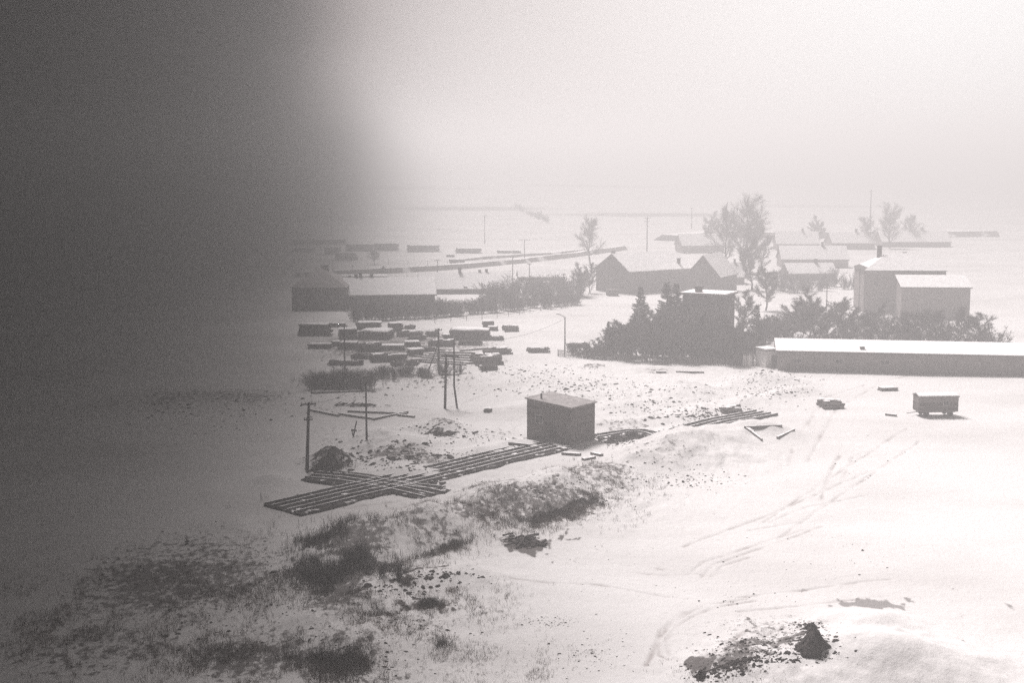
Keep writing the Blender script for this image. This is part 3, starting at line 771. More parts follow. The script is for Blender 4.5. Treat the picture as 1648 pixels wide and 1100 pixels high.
for lab, px, by, ty, w, rr in [
    ('far tall mast above the long row of stacks at the left', 533, 379, 335, 2.4, .3), ('far tall pole fading in haze right of the row of stacks', 780, 392, 345, 2.2, .22),
    ('far pole with a T shaped crossarm above the pale embankment', 844, 416, 385, 4.2, .18), ('thin pole standing left of the round bare bush line', 825, 455, 412, 1.5, .16),
    ('thin pole just left of the bare bushes by the barn', 852, 455, 424, 1.2, .15), ('tall faded pole with two arms rising behind the barn roof', 1041, 410, 348, 2.6, .26),
    ('very faint pole left of the big bare tree', 1113, 368, 334, 1.6, .3), ('faint slender pole in the haze near the right side', 1400, 372, 305, 2.6, .35),
    ('short pole in the snow beside the far dark stacks', 536, 448, 418, .9, .16), ('short pole in front of the narrow dark store', 567, 446, 428, .8, .12),
    ('short pole between the far row and the second barrack', 704, 450, 418, 1.6, .17), ('pole standing among the bare bushes in the yard left of the barn', 933, 478, 446, 1.3, .15),
    ('thin pole at the end of the hedge below the yard', 907, 490, 440, 1.1, .12), ('pole rising from the shrubs in front of the square house', 1330, 500, 456, 1.5, .14),
    ('faded pole left of the tall square house', 1382, 503, 432, 1.4, .12), ('pole behind the small white hut near the long low building', 1247, 560, 512, 1.4, .14)]:
    arms = ((.95, w), (.86, w * .8)) if 'two arms' in lab else ((.95, w),)
    pole('utility_pole', lab, 'pole', px, by, ty, arms, r=rr, group=G2)
def wire(label, A, B, sag, r=.022):
    mb = MB(); A = Vector(A); B = Vector(B); d = B - A; n = 14
    pts = [d * (k / n) - Vector((0, 0, 4 * sag * (k / n) * (1 - k / n))) for k in range(n + 1)]
    mb.path(pts, r, 4); o = mb.build('overhead_wire', M['steel']); o.location = A; tag(o, label, 'wire', 'overhead wires over the waste ground')
def top(px, by, ty, dz=0.0, dx=0.0):
    P = G(px, by); return Vector((P.x + dx, P.y, ztop(px, ty, P.y) + dz))
wire('sagging wire from the thick left pole to the slim pole between the heaps', top(494, 756, 648, 0, .3), top(590, 708, 606), 1.0)
wire('sagging wire from the slim pole to the twin legged pole', top(590, 708, 606), top(718, 658, 570), 1.0)
wire('second wire from the slim pole hanging below the first one', top(590, 708, 606, -.2, .25), top(718, 658, 570, 0, .8), 1.4)
wire('wire from the twin legged pole up to the braced pole', top(718, 658, 570), top(706, 602, 529), .6)
wire('wire from the braced pole to the tall pole before the dark stacks', top(706, 602, 529), top(555, 600, 523), 1.2)
wire('long wire crossing the snow from the twin legged pole to the street lamp', top(731, 658, 549), top(909, 575, 513), 1.4)
wire('far wire between the T shaped pole and the thin pole by the bare bushes', top(844, 416, 385), top(825, 455, 412), .8)
def marker():
    P = G(568, 704)
    r = empty('leaning_marker', P, .3, 'short leaning marker post with a crooked cross piece among the dirt heaps', 'post')
    b = MB(); b.tube((0, 0, -.2), (.5, 0, 2.0), .09, .08, 6); b.build('post', M['pole'], r)
    b = MB(); b.tube((-.2, .05, .9), (.5, .05, .75), .14, .12, 5); b.tube((-.1, .05, .9), (.0, .05, .1), .08, .06, 5); b.build('cross_piece', M['board'], r)
marker()

# ------------------------------------------------------------------ stacks of timber and boards
def lump(mb, w, d, h, z, rz=0, cx=0, cy=0):
    nx, ny = 7, 5; o = []
    ca, sa = math.cos(rz), math.sin(rz)
    for k in (0, 1):
        for j in range(ny):
            for i in range(nx):
                e = min(i, nx - 1 - i, j, ny - 1 - j)
                x = w * (i / (nx - 1) - .5) + (random.uniform(-.04, .04) * w if e else random.uniform(-.03, .0) * w * (i - 3) / 3); y = d * (j / (ny - 1) - .5) + random.uniform(-.05, .05) * d
                zz = z + (h * random.uniform(.55, 1.25) * (1 if e else .35) if k else -.03)
                if k == 0: x, y = w * (i / (nx - 1) - .5) * .99, d * (j / (ny - 1) - .5) * .99
                o.append((cx + x * ca - y * sa, cy + x * sa + y * ca, zz))
    f = []; N = nx * ny
    for j in range(ny - 1):
        for i in range(nx - 1):
            a = j * nx + i; f.append((N + a, N + a + 1, N + a + nx + 1, N + a + nx)); f.append((a, a + nx, a + nx + 1, a + 1))
    for i in range(nx - 1):
        f.append((i, i + 1, N + i + 1, N + i)); a = (ny - 1) * nx + i; f.append((a + 1, a, N + a, N + a + 1))
    for j in range(ny - 1):
        a = j * nx; f.append((a + nx, a, N + a, N + a + nx)); a = j * nx + nx - 1; f.append((a, a + nx, N + a + nx, N + a))
    mb.add(o, f)
def stack(label, x0, x1, by, ty, kind='boards', depth=3.0, a=0.0, snow=.07, group='stacks in the material yard', name='board_stack', mt='board'):
    P0 = G((x0 + x1) / 2, by); w = (x1 - x0) * P0.y / F
    H = max(.5, (ztop((x0 + x1) / 2, ty, P0.y + depth * .3) - P0.z) * (0.92))
    r = empty(name, P0 + Vector((0, depth / 2, 0)), math.radians(a + (random.uniform(-7, 7) if x1 - x0 < 60 and by > 480 else 0)), label, 'stack', group)
    if kind == 'boards':
        n = max(2, min(7, int(H / .45))); h = H / n
        for k in range(n):
            b = MB(); z = h * (k + .5); nb = 3
            for j in range(nb):
                ww = w * random.uniform(.88, 1.04) / nb
                b.box((-w / 2 + ww * (j + .5) + random.uniform(-.16, .16), random.uniform(-.25, .25), z), (ww - .08, depth * random.uniform(.85, 1.05), h * random.uniform(.7, .9)), random.uniform(-.03, .03))
            b.box((0, 0, z - h * .46), (w * .96, depth * .85, h * .1 + .04))
            b.build('board_layer', M[mt], r)
        if snow:
            b = MB(); lump(b, w * random.uniform(.86, 1.0), depth * .95, snow * 1.5, H - .02, 0, w * random.uniform(-.04, .04)); b.build('snow', M['roofsnow'], r, smooth=True)
    elif kind == 'logs':
        rad = .2; n = max(2, int(H / (rad * 1.75))); m_ = max(3, min(16, int(depth / (rad * 2)) + 3)); cnt = 0
        for k in range(n):
            for j in range(max(1, m_ - k)):
                if cnt > 70: break
                rr = rad * random.uniform(.8, 1.2); y = (j - (m_ - k) / 2) * rad * 2 + random.uniform(-.05, .05); z = rad + k * rad * 1.72
                x_0 = -w / 2 + random.uniform(-.1, .5) + random.choice((0, 0, w * .2 * random.random())); x_1 = w / 2 - random.uniform(-.1, .5) - random.choice((0, 0, w * .3 * random.random()))
                b = MB(); b.tube((x_0, y + random.uniform(-.15, .15), z), (x_1, y + random.uniform(-.15, .15), z + random.uniform(-.05, .12)), rr, rr * .8, 7)
                b.build('log', M[mt], r); cnt += 1
        if snow:
            b = MB(); ns = 9
            for k in range(ns): b.box((random.uniform(-.38, .38) * w, random.uniform(-.3, .3) * depth, H * random.uniform(.8, 1.0) + .1), (w * random.uniform(.12, .3), depth * .3, .12), random.uniform(-.2, .2))
            b.build('snow', M['roofsnow'], r)
    return r
stack('wide dark stack at the left end of the material yard', 480, 530, 541, 520, depth=4)
stack('dark board stack in the back row behind the flat topped one', 572, 613, 531, 518, depth=4, snow=.1)
stack('square dark stack at the right end of the back row', 623, 648, 534, 519, depth=3)
stack('dark stack with a snow patch left of the flat topped one', 543, 574, 546, 528, depth=4)
stack('flat topped dark stack with bright snow in the middle of the yard', 578, 628, 547, 532, depth=6, a=-3, snow=.25)
stack('long pale topped crate shaped stack right of the scattered beams', 723, 790, 548, 530, depth=5, a=-2, mt='plank', snow=.25)
stack('small stack with a stepped top behind the long pale topped one', 776, 795, 528, 516, depth=3, a=6, mt='plank')
stack('low block leaning on the small stepped stack', 785, 801, 533, 525, depth=2.5, mt='plank')
stack('small faded pile of boards at the right end of the yard', 809, 834, 534, 524, 'logs', depth=3, a=8, mt='plank', name='log_pile')
stack('short dark low stack at the left edge of the snow field', 495, 532, 562, 553, depth=2.5, a=2)
stack('uneven dark stack just right of the tall pole', 543, 575, 563, 550, depth=3, a=-4)
stack('long dark log pile in the middle row of the yard', 572, 612, 567, 551, 'logs', depth=3.5, name='log_pile')
stack('dark board stack right of the middle log pile', 610, 651, 565, 555, depth=3, a=-3)
stack('short stack tucked behind the middle row of the yard', 651, 676, 560, 549, depth=3, a=8)
stack('long rounded pile of dark logs in the front row of the yard', 594, 654, 583, 570, 'logs', depth=4, name='log_pile')
stack('upright dark stack at the right end of the front row', 655, 681, 574, 561, depth=3, a=12)
stack('pile of dark logs left of the slanting brace', 690, 732, 558, 547, 'logs', depth=3.5, name='log_pile', a=-4)
stack('heaped dark boards behind the middle row near the back', 637, 680, 542, 533, 'logs', depth=3, name='log_pile', a=-5)
stack('rounded heap of boards between the two pale topped stacks', 684, 706, 542, 532, 'logs', depth=4, name='log_pile')
stack('rough log pile at the right end of the scattered beams', 758, 806, 588, 571, 'logs', depth=5, a=16, name='log_pile', mt='plank')
stack('upper log pile slanting up to the right beyond the beams', 776, 823, 571, 560, 'logs', depth=3.5, a=14, name='log_pile', mt='plank')
stack('flat low pile right of the long pale topped stack', 790, 810, 548, 541, 'logs', depth=2, name='log_pile', mt='plank')
stack('thin low line of logs in the snow below the yard', 527, 585, 588, 581, 'logs', depth=1.4, name='log_pile')
stack('lone low log pile in the snow left of the street lamp', 848, 884, 568, 560, 'logs', depth=2.4, a=8, name='log_pile', mt='plank')
stack('low pile of posts stretching from the street lamp to the thicket', 914, 948, 560, 552, 'logs', depth=1.8, a=18, name='log_pile', mt='plank')
stack('stack of short logs beside the straight rails beyond the shed', 1164, 1194, 668, 656, 'logs', depth=2.0, a=14, name='log_pile', mt='plank', group='stacks near the shed')
stack('snowy pallet heap lying alone in the white road', 1322, 1359, 658, 645, 'logs', depth=3.2, a=4, name='log_pile', mt='plank', snow=.2, group='stacks near the shed')
stack('flat faded pallet in the snow left of the trailer', 1416, 1446, 630, 624, 'boards', depth=1.4, a=14, mt='plank', group='stacks near the shed')
stack('little pale crate on the snow between twin legged pole and shed', 779, 792, 664, 658, 'boards', depth=1.2, a=-4, mt='plank', snow=.08, group='stacks near the shed')
G3 = 'rows of far stacks by the railway'
for lab, x0, x1, by, ty in [('far dark stack at the very left of the row', 470, 505, 406, 399), ('far dark stack just right of the leftmost one', 522, 547, 410, 397), ('low far stack below the long row', 539, 573, 419, 406),
        ('left half of the long far row of stacks', 556, 600, 405, 392), ('right half of the long far row of stacks', 602, 642, 404, 391), ('separate long far stack in the middle of the plain', 655, 707, 406, 394),
        ('faded far stack right of the middle one', 733, 775, 408, 399), ('small faded far block below the faded stack', 723, 746, 424, 417), ('tiny far block above the small faded one', 718, 731, 414, 410),
        ('faint long far stack near the thin white field edge', 800, 838, 408, 403), ('long low dark strip of stacks on the horizon at the left', 470, 556, 394, 385)]:
    P0 = G((x0 + x1) / 2, by)
    stack(lab, x0, x1, by, ty, 'boards', depth=5, group=G3, snow=.1, a=0)

for lab, x0, x1, by, ty, kd, a_ in [
    ('small dark pile filling the gap behind the flat topped stack', 606, 634, 541, 534, 'logs', 8), ('low rubble of boards left of the rounded heap', 656, 684, 548, 543, 'logs', -10), ('little pile of log ends below the long log pile', 628, 650, 590, 585, 'logs', 12),
    ('narrow stack between the middle row and the leftmost low stack', 533, 546, 558, 549, 'boards', 10), ('small board stack behind the braced pole', 712, 726, 545, 538, 'boards', -12), ('dark low pile at the lower left of the long log pile', 566, 596, 578, 572, 'logs', -6),
    ('short pile between upright stack and scattered beams', 676, 700, 566, 560, 'logs', 10), ('thin pile near the back left corner of the yard', 532, 556, 527, 520, 'boards', 3), ('small dark pile right of the square back stack', 650, 668, 530, 524, 'logs', 8),
    ('flattened pile in front of the long pale topped stack', 738, 776, 556, 551, 'logs', -5), ('stray pile in the snow under the rough log pile', 770, 800, 596, 592, 'logs', 9), ('broken pile at the left foot of the scattered beams', 655, 676, 588, 582, 'logs', -9)]:
    stack(lab, x0, x1, by, ty, kd, depth=2.4, a=a_, snow=.05, name='log_pile' if kd == 'logs' else 'board_stack')
# loose beams and boards
def beam(label, p, q, w=.3, h=.25, name='beam', m_='plank', group='loose beams in the snow', snow=True, lift=0.05):
    A = G(*p); B = G(*q); d = B - A; L = d.length
    o = MB(); n = max(1, int(L / 2.5))
    r = math.atan2(d.y, d.x)
    mb = MB(); vs = []
    nn = Vector((-d.y, d.x, 0)).normalized() * (w / 2)
    zz = max(0, 0)
    a = Vector((0, 0, 0)); b_ = d
    for e in (a, b_):
        vs += [e + nn + Vector((0, 0, lift - .15)), e - nn + Vector((0, 0, lift - .15)), e - nn + Vector((0, 0, lift + h)), e + nn + Vector((0, 0, lift + h))]
    mb.add(vs, [(0, 1, 2, 3), (7, 6, 5, 4), (0, 4, 5, 1), (1, 5, 6, 2), (3, 7, 4, 0)], 0); o_ = len(mb.v) - 8
    mb.f.append((o_ + 2, o_ + 6, o_ + 7, o_ + 3)); mb.m.append(1 if snow else 0)
    ob = mb.build(name, [M[m_], M['thinsnow']]); ob.location = A
    tag(ob, label, 'beam', group); return ob
for lab, p, q, w in [
    ('topmost of the long beams in the yard', (700, 568), (770, 570), .3), ('second long beam from the top in the yard', (690, 571), (768, 574), .3), ('third long beam from the top with a bend of snow', (684, 574), (764, 578), .35),
    ('fourth long beam from the top among the scattered ones', (680, 577), (762, 582), .35), ('long beam near the bottom of the scattered group', (674, 580), (758, 586), .35), ('lowest long beam of the scattered group', (672, 583), (750, 589), .3),
    ('single beam jutting left beyond the scattered group', (664, 574), (704, 579), .3), ('short beam on the upper left of the beam group', (690, 563), (716, 565), .3),
    ('thin beam reaching from the beam group to the log pile', (746, 587), (806, 579), .3), ('beam slanting up behind the right log pile', (740, 566), (800, 561), .25),
    ('long straight board lying below the thicket fence', (1088, 600), (1133, 601), .35), ('shorter board left of the long straight one', (1056, 600), (1072, 601), .3),
    ('dark board lying in front of the shed', (905, 732), (934, 734), .5), ('lower slab of wood left of the thin snow bank', (938, 742), (957, 738), .7), ('short thick board right of the one before the shed', (953, 732), (968, 735), .5),
    ('slanted board leaning by the near corner of the shed', (888, 716), (910, 726), .6), ('second slanted board by the near corner of the shed', (897, 724), (917, 722), .45),
    ('board end poking out under the left side of the shed', (818, 712), (852, 718), .45), ('crooked thin board left of the shed', (815, 709), (832, 722), .35), ('third thin board left of the shed', (826, 708), (868, 716), .3),
    ('lone straight stick in the snow of the white road', (1251, 705), (1278, 694), .25), ('wooden frame edge on the road beyond the rails', (1198, 690), (1258, 688), .3), ('dark plank corner on the road beyond the rails', (1200, 690), (1212, 696), .5),
    ('long faint plank running below the wooden frame edge', (1210, 697), (1226, 710), .25), ('plank lying flat left of the trailer', (1425, 669), (1443, 671), .4),
    ('long log lying across the snow above the dirt heaps', (500, 662), (545, 671), .4), ('second long log continuing above the dirt heaps', (545, 668), (600, 676), .4), ('thin pole lying behind the two long logs', (560, 664), (655, 668), .3),
    ('log slanting up at the right end of the long logs', (600, 677), (656, 665), .35), ('short crossed log at the right end of the long logs', (640, 670), (667, 673), .4),
    ('long pale edge board lying under the dark brush', (500, 634), (600, 631), .3), ('dark board beside the log stack on the rails', (1165, 657), (1190, 652), .5)]:
    beam(lab, p, q, w)
for lab, c_, n_, s_ in [('tangled heap of dark wood debris on the snow below the grassy bank', (850, 876), 44, (2.2, 1.6)), ('scatter of dark boards and scrap beside the shed', (990, 712), 26, (2.8, 2.6)),
                        ('dark scrap heap on the snow above the dirt heaps', (718, 688), 30, (2.2, 1.8)), ('heap of upended boards in the snow left of the twin legged pole', (585, 654), 22, (2.6, 1.2)),
                        ('dark timber ends piled at the right end of the crossing', (700, 786), 18, (1.3, 1.3)), ('black debris heap beside the left pole', (528, 744), 34, (1.8, 1.8))]:
    P = G(*c_); b = MB()
    for k in range(n_):
        x, y = random.gauss(0, s_[0] * .5), random.gauss(0, s_[1] * .5); L = random.uniform(.4, 1.6); an = random.uniform(-.6, .9) if random.random() < .7 else random.uniform(0, 3.1)
        z = float(hfun(P.x + x, P.y + y)) - P.z; tl = random.uniform(-.1, .5)
        u = Vector((math.cos(an) * L / 2, math.sin(an) * L / 2, tl * L / 2)); c0 = Vector((x, y, z + .15 + abs(tl) * L / 2 * .6))
        b.tube(c0 - u, c0 + u, random.uniform(.06, .2), random.uniform(.05, .15), 4)
    o = b.build('debris_heap', M['board']); o.location = P; tag(o, lab, 'debris', kind='stuff')

def soil_heap(label, px, by, w, h, rz=0):
    P = G(px, by); mb = MB(); n, m = 22, 8
    for k in range(m):
        f_ = k / (m - 1); r_ = (1 - f_) ** 0.85 * 0.97 + 0.03
        for i in range(n):
            a_ = 2 * math.pi * i / n; j = 1 + .3 * math.sin(3 * a_ + 1) + random.uniform(-.14, .14)
            mb.v.append((w * r_ * j * math.cos(a_) + f_ * .12 * w, w * .7 * r_ * j * math.sin(a_), -.35 + (h + .35) * f_ + random.uniform(-.06, .06)))
    for k in range(m - 1):
        for i in range(n): mb.f.append((k * n + i, k * n + (i + 1) % n, (k + 1) * n + (i + 1) % n, (k + 1) * n + i)); mb.m.append(0)
    mb.v.append((w * .12, 0, h + .1))
    for i in range(n): mb.f.append(((m - 1) * n + i, (m - 1) * n + (i + 1) % n, m * n)); mb.m.append(0)
    o = mb.build('soil_heap', M['soil'], smooth=False); o.location = P; o.rotation_euler = (0, 0, rz); tag(o, label, 'soil heap')
soil_heap('small pointed heap of dark bare soil at the lower right', 1306, 1052, 1.25, 1.5)
soil_heap('flat dark lump of soil just above the pointed heap', 1304, 1014, .9, .5, .4)
soil_heap('black lump of soil at the left foot of the dark rubble patch', 1126, 1092, .6, .55, .2)
soil_heap('dark dirt heap against the snow right of the thick left pole', 528, 752, 2.2, 1.9, .8)
# ------------------------------------------------------------------ trees
def twig_spray(mb, p, d, L, n, w, spread=.7, mi=0):
    for _ in range(n):
        dd = (d + Vector((random.gauss(0, spread), random.gauss(0, spread), random.gauss(0.05, spread * .8)))).normalized()
        l = L * random.uniform(.4, 1.1); side = dd.orthogonal().normalized(); side.rotate(__import__('mathutils').Quaternion(dd, random.uniform(0, 6.28)))
        q = p + dd * l * random.uniform(0, .25); e = q + dd * l; bend = Vector((random.gauss(0, .08), random.gauss(0, .08), .06)) * l
        mb.add([q - side * w, q + side * w, (q + e) / 2 + bend + side * w * .7, e + bend * .2, (q + e) / 2 + bend - side * w * .7], [(0, 1, 2, 3, 4)], mi)
def bare_tree(name, H, seed, nlimb=9, spread=.5, tw=9, w=.022, trunkf=.3, crownw=1.0):
    random.seed(seed); root = empty(name, (0, 0, -50)); tb = MB(); cb = MB()
    segs = 5; pts = [Vector((0, 0, -.3))]; r0 = H * .02
    for k in range(segs): pts.append(pts[-1] + Vector((random.gauss(0, .02) * H, random.gauss(0, .02) * H, H * .8 / segs)))
    for k in range(segs): tb.tube(pts[k], pts[k + 1], r0 * (1 - k / segs * .8), r0 * (1 - (k + 1) / segs * .8), 7, cap=False)
    for i in range(nlimb):
        f_ = trunkf + (1 - trunkf) * (i + random.random()) / nlimb; k = min(segs - 1, int(f_ * segs)); p = pts[k].lerp(pts[k + 1], f_ * segs - k)
        an = i * 2.4 + random.uniform(-.5, .5); up = random.uniform(.5, 1.1); d = Vector((math.cos(an) * crownw, math.sin(an) * crownw, up)).normalized()
        L = H * random.uniform(.26, .4) * (1.15 - f_ * .5); r = r0 * .5 * (1.1 - f_ * .6)
        q = p
        for s in range(4):
            d2 = (d + Vector((random.gauss(0, .18), random.gauss(0, .18), .12))).normalized(); e = q + d2 * L / 4
            tb.tube(q, e, r * (1 - s * .22), r * (1 - (s + 1) * .22) + .008, 5, cap=False)
            for j in range(3):
                bd = (d2 + Vector((random.gauss(0, spread), random.gauss(0, spread), random.gauss(.15, spread * .6)))).normalized(); bl = L * random.uniform(.3, .5)
                m_ = q.lerp(e, random.random()); be = m_ + bd * bl; cb.tube(m_, be, r * .32 + .01, .012, 3, cap=False)
                for t in (.35, .6, .8, 1.0): twig_spray(cb, m_.lerp(be, t), bd, H * .085, tw, w, .6)
            q = e; d = d2
    tb.build('trunk', M['bark'], root); cb.build('crown', M['twig'], root)
    return Kind(root)
def conifer(name, H, seed, dens=1.0, wd=.2):
    random.seed(seed); root = empty(name, (0, 0, -50)); tb = MB(); cb = MB()
    tb.tube((0, 0, -.3), (0, 0, H * .97), H * .014, .02, 7); z = H * .1
    while z < H * .98:
        f_ = z / H; R = H * wd * (1 - f_) ** .8 * random.uniform(.75, 1.15) + .12; nb = max(4, int(9 * dens * (1 - f_ * .5)))
        for k in range(nb):
            if random.random() < .1: continue
            an = random.uniform(0, 6.28); L = R * random.uniform(.7, 1.1); dr = -.18 + f_ * .5
            p0 = Vector((0, 0, z)); d = Vector((math.cos(an), math.sin(an), dr)).normalized(); e = p0 + d * L + Vector((0, 0, .12 * L))
            cb.tube(p0, e, .04, .012, 3, cap=False)
            m_ = max(4, int(L / .16)); s = Vector((-math.sin(an), math.cos(an), 0))
            for j in range(m_):
                t = (j + .6) / m_; c = p0.lerp(e, t); wl = L * .34 * (1.1 - t) + .14
                for sg in (-1, 1):
                    tip = c + s * sg * wl + d * wl * .7 + Vector((0, 0, -random.uniform(.05, .4) * wl)); pw = Vector((0, 0, .07)) + d * .07
                    cb.add([c - pw, c + pw, tip + pw * .4, tip - pw * .4], [(0, 1, 2, 3)])
                tip = c + d * .25 + Vector((0, 0, -.3)); cb.add([c - s * .1, c + s * .1, tip], [(0, 1, 2)])
        z += H * .026 + .06
    tb.build('trunk', M['bark'], root); cb.build('crown', M['needle'], root)
    return Kind(root)
def shrub(name, H, seed, n=26, tw=6, w=.02):
    random.seed(seed); root = empty(name, (0, 0, -50)); cb = MB(); sb = MB()
    for k in range(n):
        an = random.uniform(0, 6.28); tilt = random.uniform(.05, .75); d = Vector((math.cos(an) * tilt, math.sin(an) * tilt, 1)).normalized(); L = H * random.uniform(.55, 1.0)
        p = Vector((random.gauss(0, H * .12), random.gauss(0, H * .12), -.1)); e = p + d * L; sb.tube(p, e, .028, .008, 3, cap=False)
        for t in (.25, .4, .55, .7, .85, 1.0): twig_spray(cb, p.lerp(e, t), d, H * .22, tw, w, .55)
    sb.build('stems', M['bark'], root); cb.build('foliage', M['twig'], root)
    return Kind(root)
ORD = ['leftmost', 'second', 'third', 'fourth', 'fifth', 'sixth', 'seventh', 'eighth', 'ninth', 'tenth', 'eleventh', 'twelfth', 'thirteenth', 'fourteenth', 'fifteenth', 'sixteenth', 'seventeenth', 'eighteenth', 'nineteenth', 'twentieth']
def ordi(k, n): return ORD[k] if k == 0 else ('rightmost' if k == n - 1 else ORD[k])

T1 = bare_tree('bare_tree', 10, 1, 11, .5, 8, .03, .18, 1.0); T2 = bare_tree('bare_tree', 10, 2, 12, .6, 8, .03, .25, 1.1); T3 = bare_tree('bare_tree', 10, 5, 10, .5, 9, .03, .15, .8)
K1 = conifer('fir_tree', 10, 3, 1.4, .27); K2 = conifer('fir_tree', 10, 4, 1.5, .30)
S1 = shrub('shrub', 3, 6); S2 = shrub('shrub', 3, 8, 30, 6)
T4 = bare_tree('bare_tree', 24, 9, 17, .55, 10, .022, .16, 1.05)
T5 = bare_tree('bare_tree', 20, 12, 14, .5, 9, .022, .2, .95)
TT = [T1, T2, T3]; SS = [S1, S2]
random.seed(21)
def place(kind, px, by, ty, base_h, label, group, wide=1.0):
    P = G(px, by); H = (ztop(px, ty, P.y) - P.z) / base_h
    return kind.place(P, random.uniform(0, 6.28), (H * wide, H * wide, H), label, group, None)
# firs around the flat roofed block
for k, (lab, px, by, ty, kd) in enumerate([('pointed fir with open branches left of the flat roofed block', 1030, 552, 460, K1), ('tall fir just left of the flat roofed block', 1072, 562, 452, K2),
        ('slim fir close to the wall of the flat roofed block', 1087, 564, 455, K1), ('short dark fir in front of the flat roofed block', 1128, 583, 508, K2),
        ('fir standing right of the flat roofed block', 1216, 575, 490, K1), ('low fir at the left front of the thicket', 1058, 575, 512, K2), ('dark fir before the right wall of the flat roofed block', 1162, 582, 505, K1),
        ('young fir at the very left of the thicket', 979, 570, 517, K1)]):
    t = place(kd, px, by, ty, 10, lab, 'fir trees round the flat roofed block', 1.0); t['category'] = 'fir tree'
thick = [(962, 572, 545), (986, 577, 524), (1000, 570, 520), (1012, 579, 515), (1026, 573, 522), (1040, 580, 508), (1052, 566, 500), (1066, 580, 506), (1082, 574, 492), (1096, 582, 510), (1110, 570, 500), (1120, 580, 503),
         (1138, 580, 498), (1150, 574, 506), (1172, 584, 512), (1186, 582, 520), (1200, 583, 530)]
for k, (px, by, ty) in enumerate(thick):
    t = place(TT[k % 3], px, by, ty, 9.6, '%s bare tree counted from the left in the thicket before the flat roofed block' % ordi(k, len(thick)).capitalize(), 'bare trees of the thicket', 1.5); t['category'] = 'tree'
orch = [(1228, 568, 512), (1262, 566, 520), (1278, 554, 488), (1300, 560, 494), (1312, 540, 470), (1330, 558, 500), (1345, 548, 482), (1362, 562, 506), (1380, 556, 498), (1398, 564, 510), (1412, 552, 494), (1430, 566, 512), (1448, 558, 504), (1466, 566, 508), (1484, 560, 500), (1505, 564, 502), (1535, 562, 500), (1575, 564, 505)]
for k, (px, by, ty) in enumerate(orch):
    t = place(TT[(k + 1) % 3], px, by, ty, 9.6, '%s bare tree counted from the left in the orchard behind the long low building' % ordi(k, len(orch)).capitalize(), 'bare trees of the orchard', 1.4); t['category'] = 'tree'
for lab, px, by, ty, kd, wd in [
    ('huge broad bare tree towering in the haze behind the houses', 1196, 440, 320, T4, 1.05), ('tall bare tree hugging the left of the huge one', 1168, 436, 336, T5, .9), ('bare tree at the right foot of the huge one', 1228, 438, 350, T3, 1.0),
    ('white frosted bare tree right of the cottage', 1210, 468, 392, T3, 1.1), ('bare tree between cottage and shrubs at the block corner', 1232, 500, 432, T1, 1.1), ('faint bare tree group member far right in the haze', 1432, 400, 330, T4, 1.1),
    ('faint low bare tree left of the one far right in the haze', 1392, 400, 350, T5, 1.2), ('faint bare tree above the far faded house', 1320, 396, 352, T3, 1.2), ('faint bare tree above the far right barn', 1465, 396, 348, T5, 1.2),
    ('pale bare tree in the haze above the yard left of the barn', 950, 425, 352, T5, 1.0), ('bare tree rising between the yard poles left of the barn', 938, 478, 428, T3, 1.1), ('small bare tree right beside the barn gable', 950, 472, 425, T1, .9),
    ('round bare tree alone on the plain below the long far row', 603, 426, 404, T2, 1.7), ('bare tree at the right corner of the flat roofed block', 1198, 545, 470, T1, 1.0), ('faint bare tree over the faded farmhouse', 1140, 395, 345, T3, 1.2)]:
    t = place(kd, px, by, ty, 23 if kd is T4 else 19 if kd is T5 else 9.6, lab, None, wd); t['category'] = 'tree'
# shrubs along the long hedge at the left and elsewhere
def row(kinds, p, q, n, h0, h1, what, group, jit=3, base=3, cat='shrub', wide=1.3):
    for k in range(n):
        f_ = (k + .5) / n; px = p[0] + (q[0] - p[0]) * f_ + random.uniform(-jit, jit); by = p[1] + (q[1] - p[1]) * f_ + random.uniform(-jit, jit) * .4
        P = G(px, by); s = random.uniform(h0, h1) / base
        kk = random.choice(kinds); kk.place(P, random.uniform(0, 6.28), (s * wide, s * wide, s), '%s shrub from the left %s' % (ordi(k, n).capitalize() if k < 20 else ORD[k], what), group, cat)
row(SS + SS, (562, 518), (748, 509), 18, 2.8, 4.4, 'along the dark hedge below the long barrack', 'shrubs of the dark hedge')
row(SS, (570, 508), (800, 497), 20, 2.2, 3.6, 'in the back line of the hedge beside the barracks', 'shrubs of the hedge back line', jit=5)
row(SS, (750, 507), (935, 490), 17, 2.8, 4.6, 'in the hedge between barrack and yard', 'shrubs of the hedge to the yard')
row(SS, (790, 486), (930, 474), 12, 4, 6.5, 'in the loose bushes left of the barn', 'bushes left of the barn', jit=6)
row(SS, (496, 626), (598, 626), 10, 2.2, 3.4, 'in the black brush left of the slim poles', 'brush on the waste ground', jit=5)
row(SS, (590, 612), (740, 600), 12, 1.2, 2.4, 'in the thin brush below the log piles', 'thin brush below the log piles', jit=8)
row(SS, (1215, 556), (1300, 520), 9, 2.5, 4.5, 'in the bushes between block and orchard', 'bushes behind the white hut', jit=9)
row(SS + SS, (1268, 566), (1600, 566), 16, 3.0, 5.5, 'in the undergrowth of the orchard behind the long low building', 'undergrowth of the orchard', jit=9)
row(SS + SS, (985, 574), (1205, 580), 16, 2.6, 4.8, 'in the undergrowth among the trees before the flat roofed block', 'undergrowth of the thicket', jit=6)
row(SS, (915, 572), (985, 578), 7, 1.4, 3.0, 'along the fence right of the street lamp', 'shrubs at the thicket fence', jit=4)
row(SS, (828, 336), (884, 360), 9, 2.5, 4.5, 'in the faint hedge slanting down the far snowy hillside', 'bushes of the far hillside hedge', jit=2)
row(SS, (1240, 470), (1380, 462), 10, 3.0, 5.5, 'in the faded gardens behind the orchard', 'shrubs in the faded gardens', jit=9)
